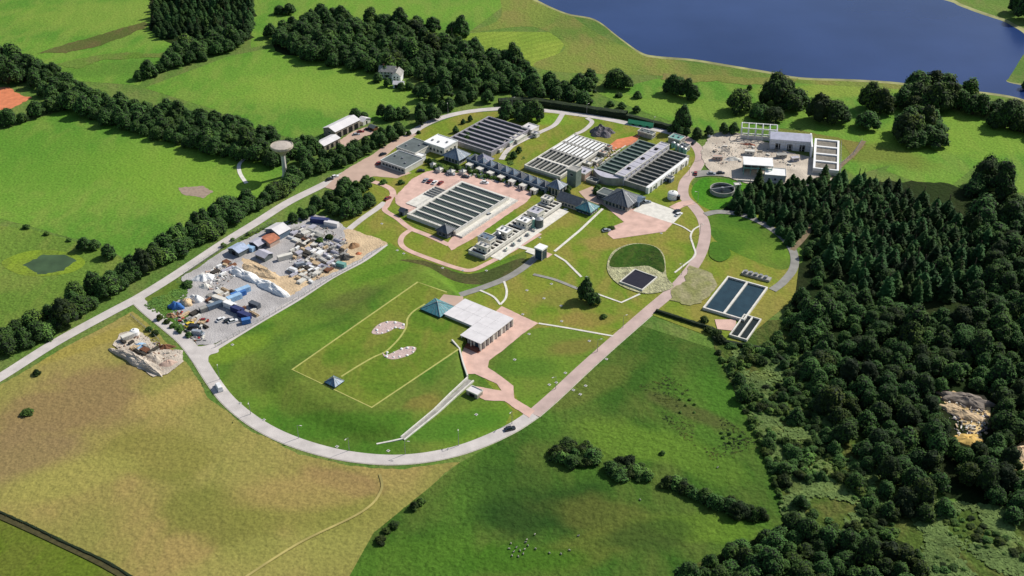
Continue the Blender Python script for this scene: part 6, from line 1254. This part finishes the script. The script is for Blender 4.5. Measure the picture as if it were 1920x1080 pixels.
# white birds / sheep in the lower meadow
def sheep():
    me = bpy.data.meshes.new('sheep'); vs = [(0, 0, .55), (.38, 0, .58), (-.38, 0, .57), (.55, 0, .72), (.72, 0, .66), (.3, .14, .3), (.3, .14, .0), (.3, -.14, .3), (.3, -.14, 0), (-.32, .14, .3), (-.34, .14, 0), (-.32, -.14, .3), (-.34, -.14, 0), (-.5, 0, .6)]
    ed = [(0, 1), (0, 2), (1, 3), (3, 4), (1, 5), (5, 6), (1, 7), (7, 8), (2, 9), (9, 10), (2, 11), (11, 12), (2, 13)]; me.from_pydata(vs, ed, [])
    o = bpy.data.objects.new('sheep', me); COL.objects.link(o); md = o.modifiers.new('s', 'SKIN')
    rd = [.3, .28, .27, .14, .09, .07, .05, .07, .05, .08, .05, .08, .05, .1]
    for v, r in zip(me.skin_vertices[0].data, rd): v.radius = (r, r)
    me.skin_vertices[0].data[0].use_root = True; sb = o.modifiers.new('b', 'SUBSURF'); sb.levels = sb.render_levels = 1
    dg = bpy.context.evaluated_depsgraph_get(); m2 = bpy.data.meshes.new_from_object(o.evaluated_get(dg)); bpy.data.objects.remove(o)
    m2.materials.clear(); m2.materials.append(mat('fleece', (150, 148, 136))); m2.polygons.foreach_set('use_smooth', [True]*len(m2.polygons)); return m2
sm = sheep()
hd = MB(); hd.add([(.72+d.x*.14, d.y*.08, .66+d.z*.09) for d in IV], IF); hd.add([(.62+d.x*.04, .1+d.y*.06, .72+d.z*.03) for d in IV], IF); hd.add([(.62+d.x*.04, -.1+d.y*.06, .72+d.z*.03) for d in IV], IF)
hm = proto(hd, 'head', [mat('sheep_face', (90, 84, 76))])
for i, (x, y) in enumerate([(955, 1030), (963, 1036), (968, 1028), (975, 1034), (981, 1040), (984, 1031), (988, 1013), (990, 1024), (972, 1045), (960, 1043), (1003, 1003), (1030, 1038), (1052, 1040), (1068, 1033), (1084, 1006), (1345, 878), (1200, 938), (985, 1018), (958, 1020), (1004, 1030)]):
    p = P(x, y); o = bpy.data.objects.new('sheep', sm); COL.objects.link(o); o.location = p; o.scale = (.75,)*3; o.rotation_euler = (0, 0, rnd.uniform(0, 6.28)); tag(o, 'small white sheep grazing in the lower meadow', 'sheep', 'sheep grazing in the lower meadow')
    h_ = bpy.data.objects.new('face', hm); COL.objects.link(h_); h_.parent = o

# clutter between the grid tank and the long hall
for i, (x, y, a, b, h, m, l) in enumerate([(1130, 292, 4, 3, 2.2, M_tanp, 'pinkish block in the lane right of the grid tank'), (1118, 306, 3, 5, 1.8, M_off, 'pale block in the lane left of the long bays'), (1140, 282, 3, 3, 2.4, M_brick, 'brick red hut at the upper end of the lane'), (1102, 312, 4, 3, 2, M_conc, 'concrete block at the lower end of the lane'), (1112, 342, 6, 4, 1.6, M_dkroof, 'dark sunken tank in front of the curved block')]):
    flatb('lane_building', l, fr0(x, y, a, b), h, M_concd, m, vents=1, cat='hut', wins=(('u1', 1, .8, 1.6, .8),))
for i, (x, y) in enumerate([(1160, 285), (1150, 292), (1140, 300), (1130, 308), (1170, 278)]):
    fr_ = fr0(x, y, 1.2, 4.5); o = root('pipe_run', 'pale pipe run in the lane between grid tank and long bays', 'pipework', fr_, 'pipe runs in the lane'); q = MB(); fr_.box(q, 0, .5, 0, 4.5, .3, .8); q.build('pipe', M_off, o); q = MB(); [fr_.box(q, -.1, .6, k, k+.3, 0, .3) for k in (.5, 3.5)]; q.build('support', M_concd, o)

def debris(name, poly, n, label, mats, smax=.7, seed=3):
    Wp = [tuple(P(x, y)[:2]) for x, y in poly]; xs = [q[0] for q in Wp]; ys = [q[1] for q in Wp]; r = random.Random(seed); mb = MB(); k = 0
    while k < n:
        x, y = r.uniform(min(xs), max(xs)), r.uniform(min(ys), max(ys))
        if not inside(x, y, Wp): continue
        k += 1; s = smax*r.uniform(.25, 1)
        if r.random() < .5: mb.box(x, y, 0, s*r.uniform(1, 3.5), s*r.uniform(.4, 1), s*r.uniform(.3, 1)+.3, r.uniform(0, 3.14), r.randrange(len(mats)))
        else: m = r.randrange(len(mats)); mb.add([(x+d.x*s*r.uniform(.6, 1.3), y+d.y*s, .3+d.z*s*.6) for d in IV], IF, m)
    tag(mb.build(name, mats), label, 'debris', kind='stuff')
debris('loose_debris', [(1335, 270), (1390, 262), (1440, 280), (1500, 296), (1490, 318), (1450, 300), (1390, 296), (1350, 312), (1330, 296)], 420, 'loose stones, boards and building waste over the construction ground', [M_off, M_concd, M_stone, M_tanp, M_dkroof], .5)
debris('loose_debris', [(560, 440), (600, 420), (650, 450), (655, 480), (600, 525), (550, 520), (540, 480)], 620, 'loose offcuts and waste among the compound stacks', [M_stone, M_concd, M_off, MATS['creosote'], M_dkroof, M_tanp], .5, 4)
debris('loose_debris', [(370, 520), (430, 485), (440, 520), (400, 550)], 160, 'loose waste around the white spoil heap', [M_off, M_concd, M_white, M_tanp], .7, 5)
debris('loose_debris', [(322, 590), (345, 585), (375, 615), (385, 640), (360, 640)], 120, 'loose waste along the paved yard hedge', [M_brown, M_concd, M_red, MATS['creosote'], M_off], .7, 6)
debris('loose_debris', [(215, 650), (262, 626), (340, 662), (300, 700), (250, 682)], 300, 'loose stones over the rubble plot', [M_stone, M_rubble, M_tanp, M_concd, M_brown], .45, 7)
debris('plant_clutter', [(880, 320), (1020, 355), (1020, 366), (880, 331)], 140, 'small fittings and blocks along the front of the spine building', [M_off, M_slate2, M_concd, M_dkroof], .7, 8)
debris('plant_clutter', [(1112, 300), (1150, 276), (1165, 284), (1115, 322)], 120, 'small fittings and blocks in the lane right of the grid tank', [M_off, M_tanp, M_concd, M_dkroof], .7, 9)
debris('plant_clutter', [(905, 460), (1000, 392), (1030, 392), (960, 455)], 160, 'small fittings and blocks on the thickener apron', [M_off, M_concd, M_tanp, M_dkroof], .7, 10)

debris('loose_stones', [(1768, 760), (1800, 742), (1850, 752), (1858, 800), (1835, 838), (1800, 830)], 260, 'loose stones on the sandy clearing of the right wood', [M_sand, M_off, M_dkg, M_stone], .7, 11)
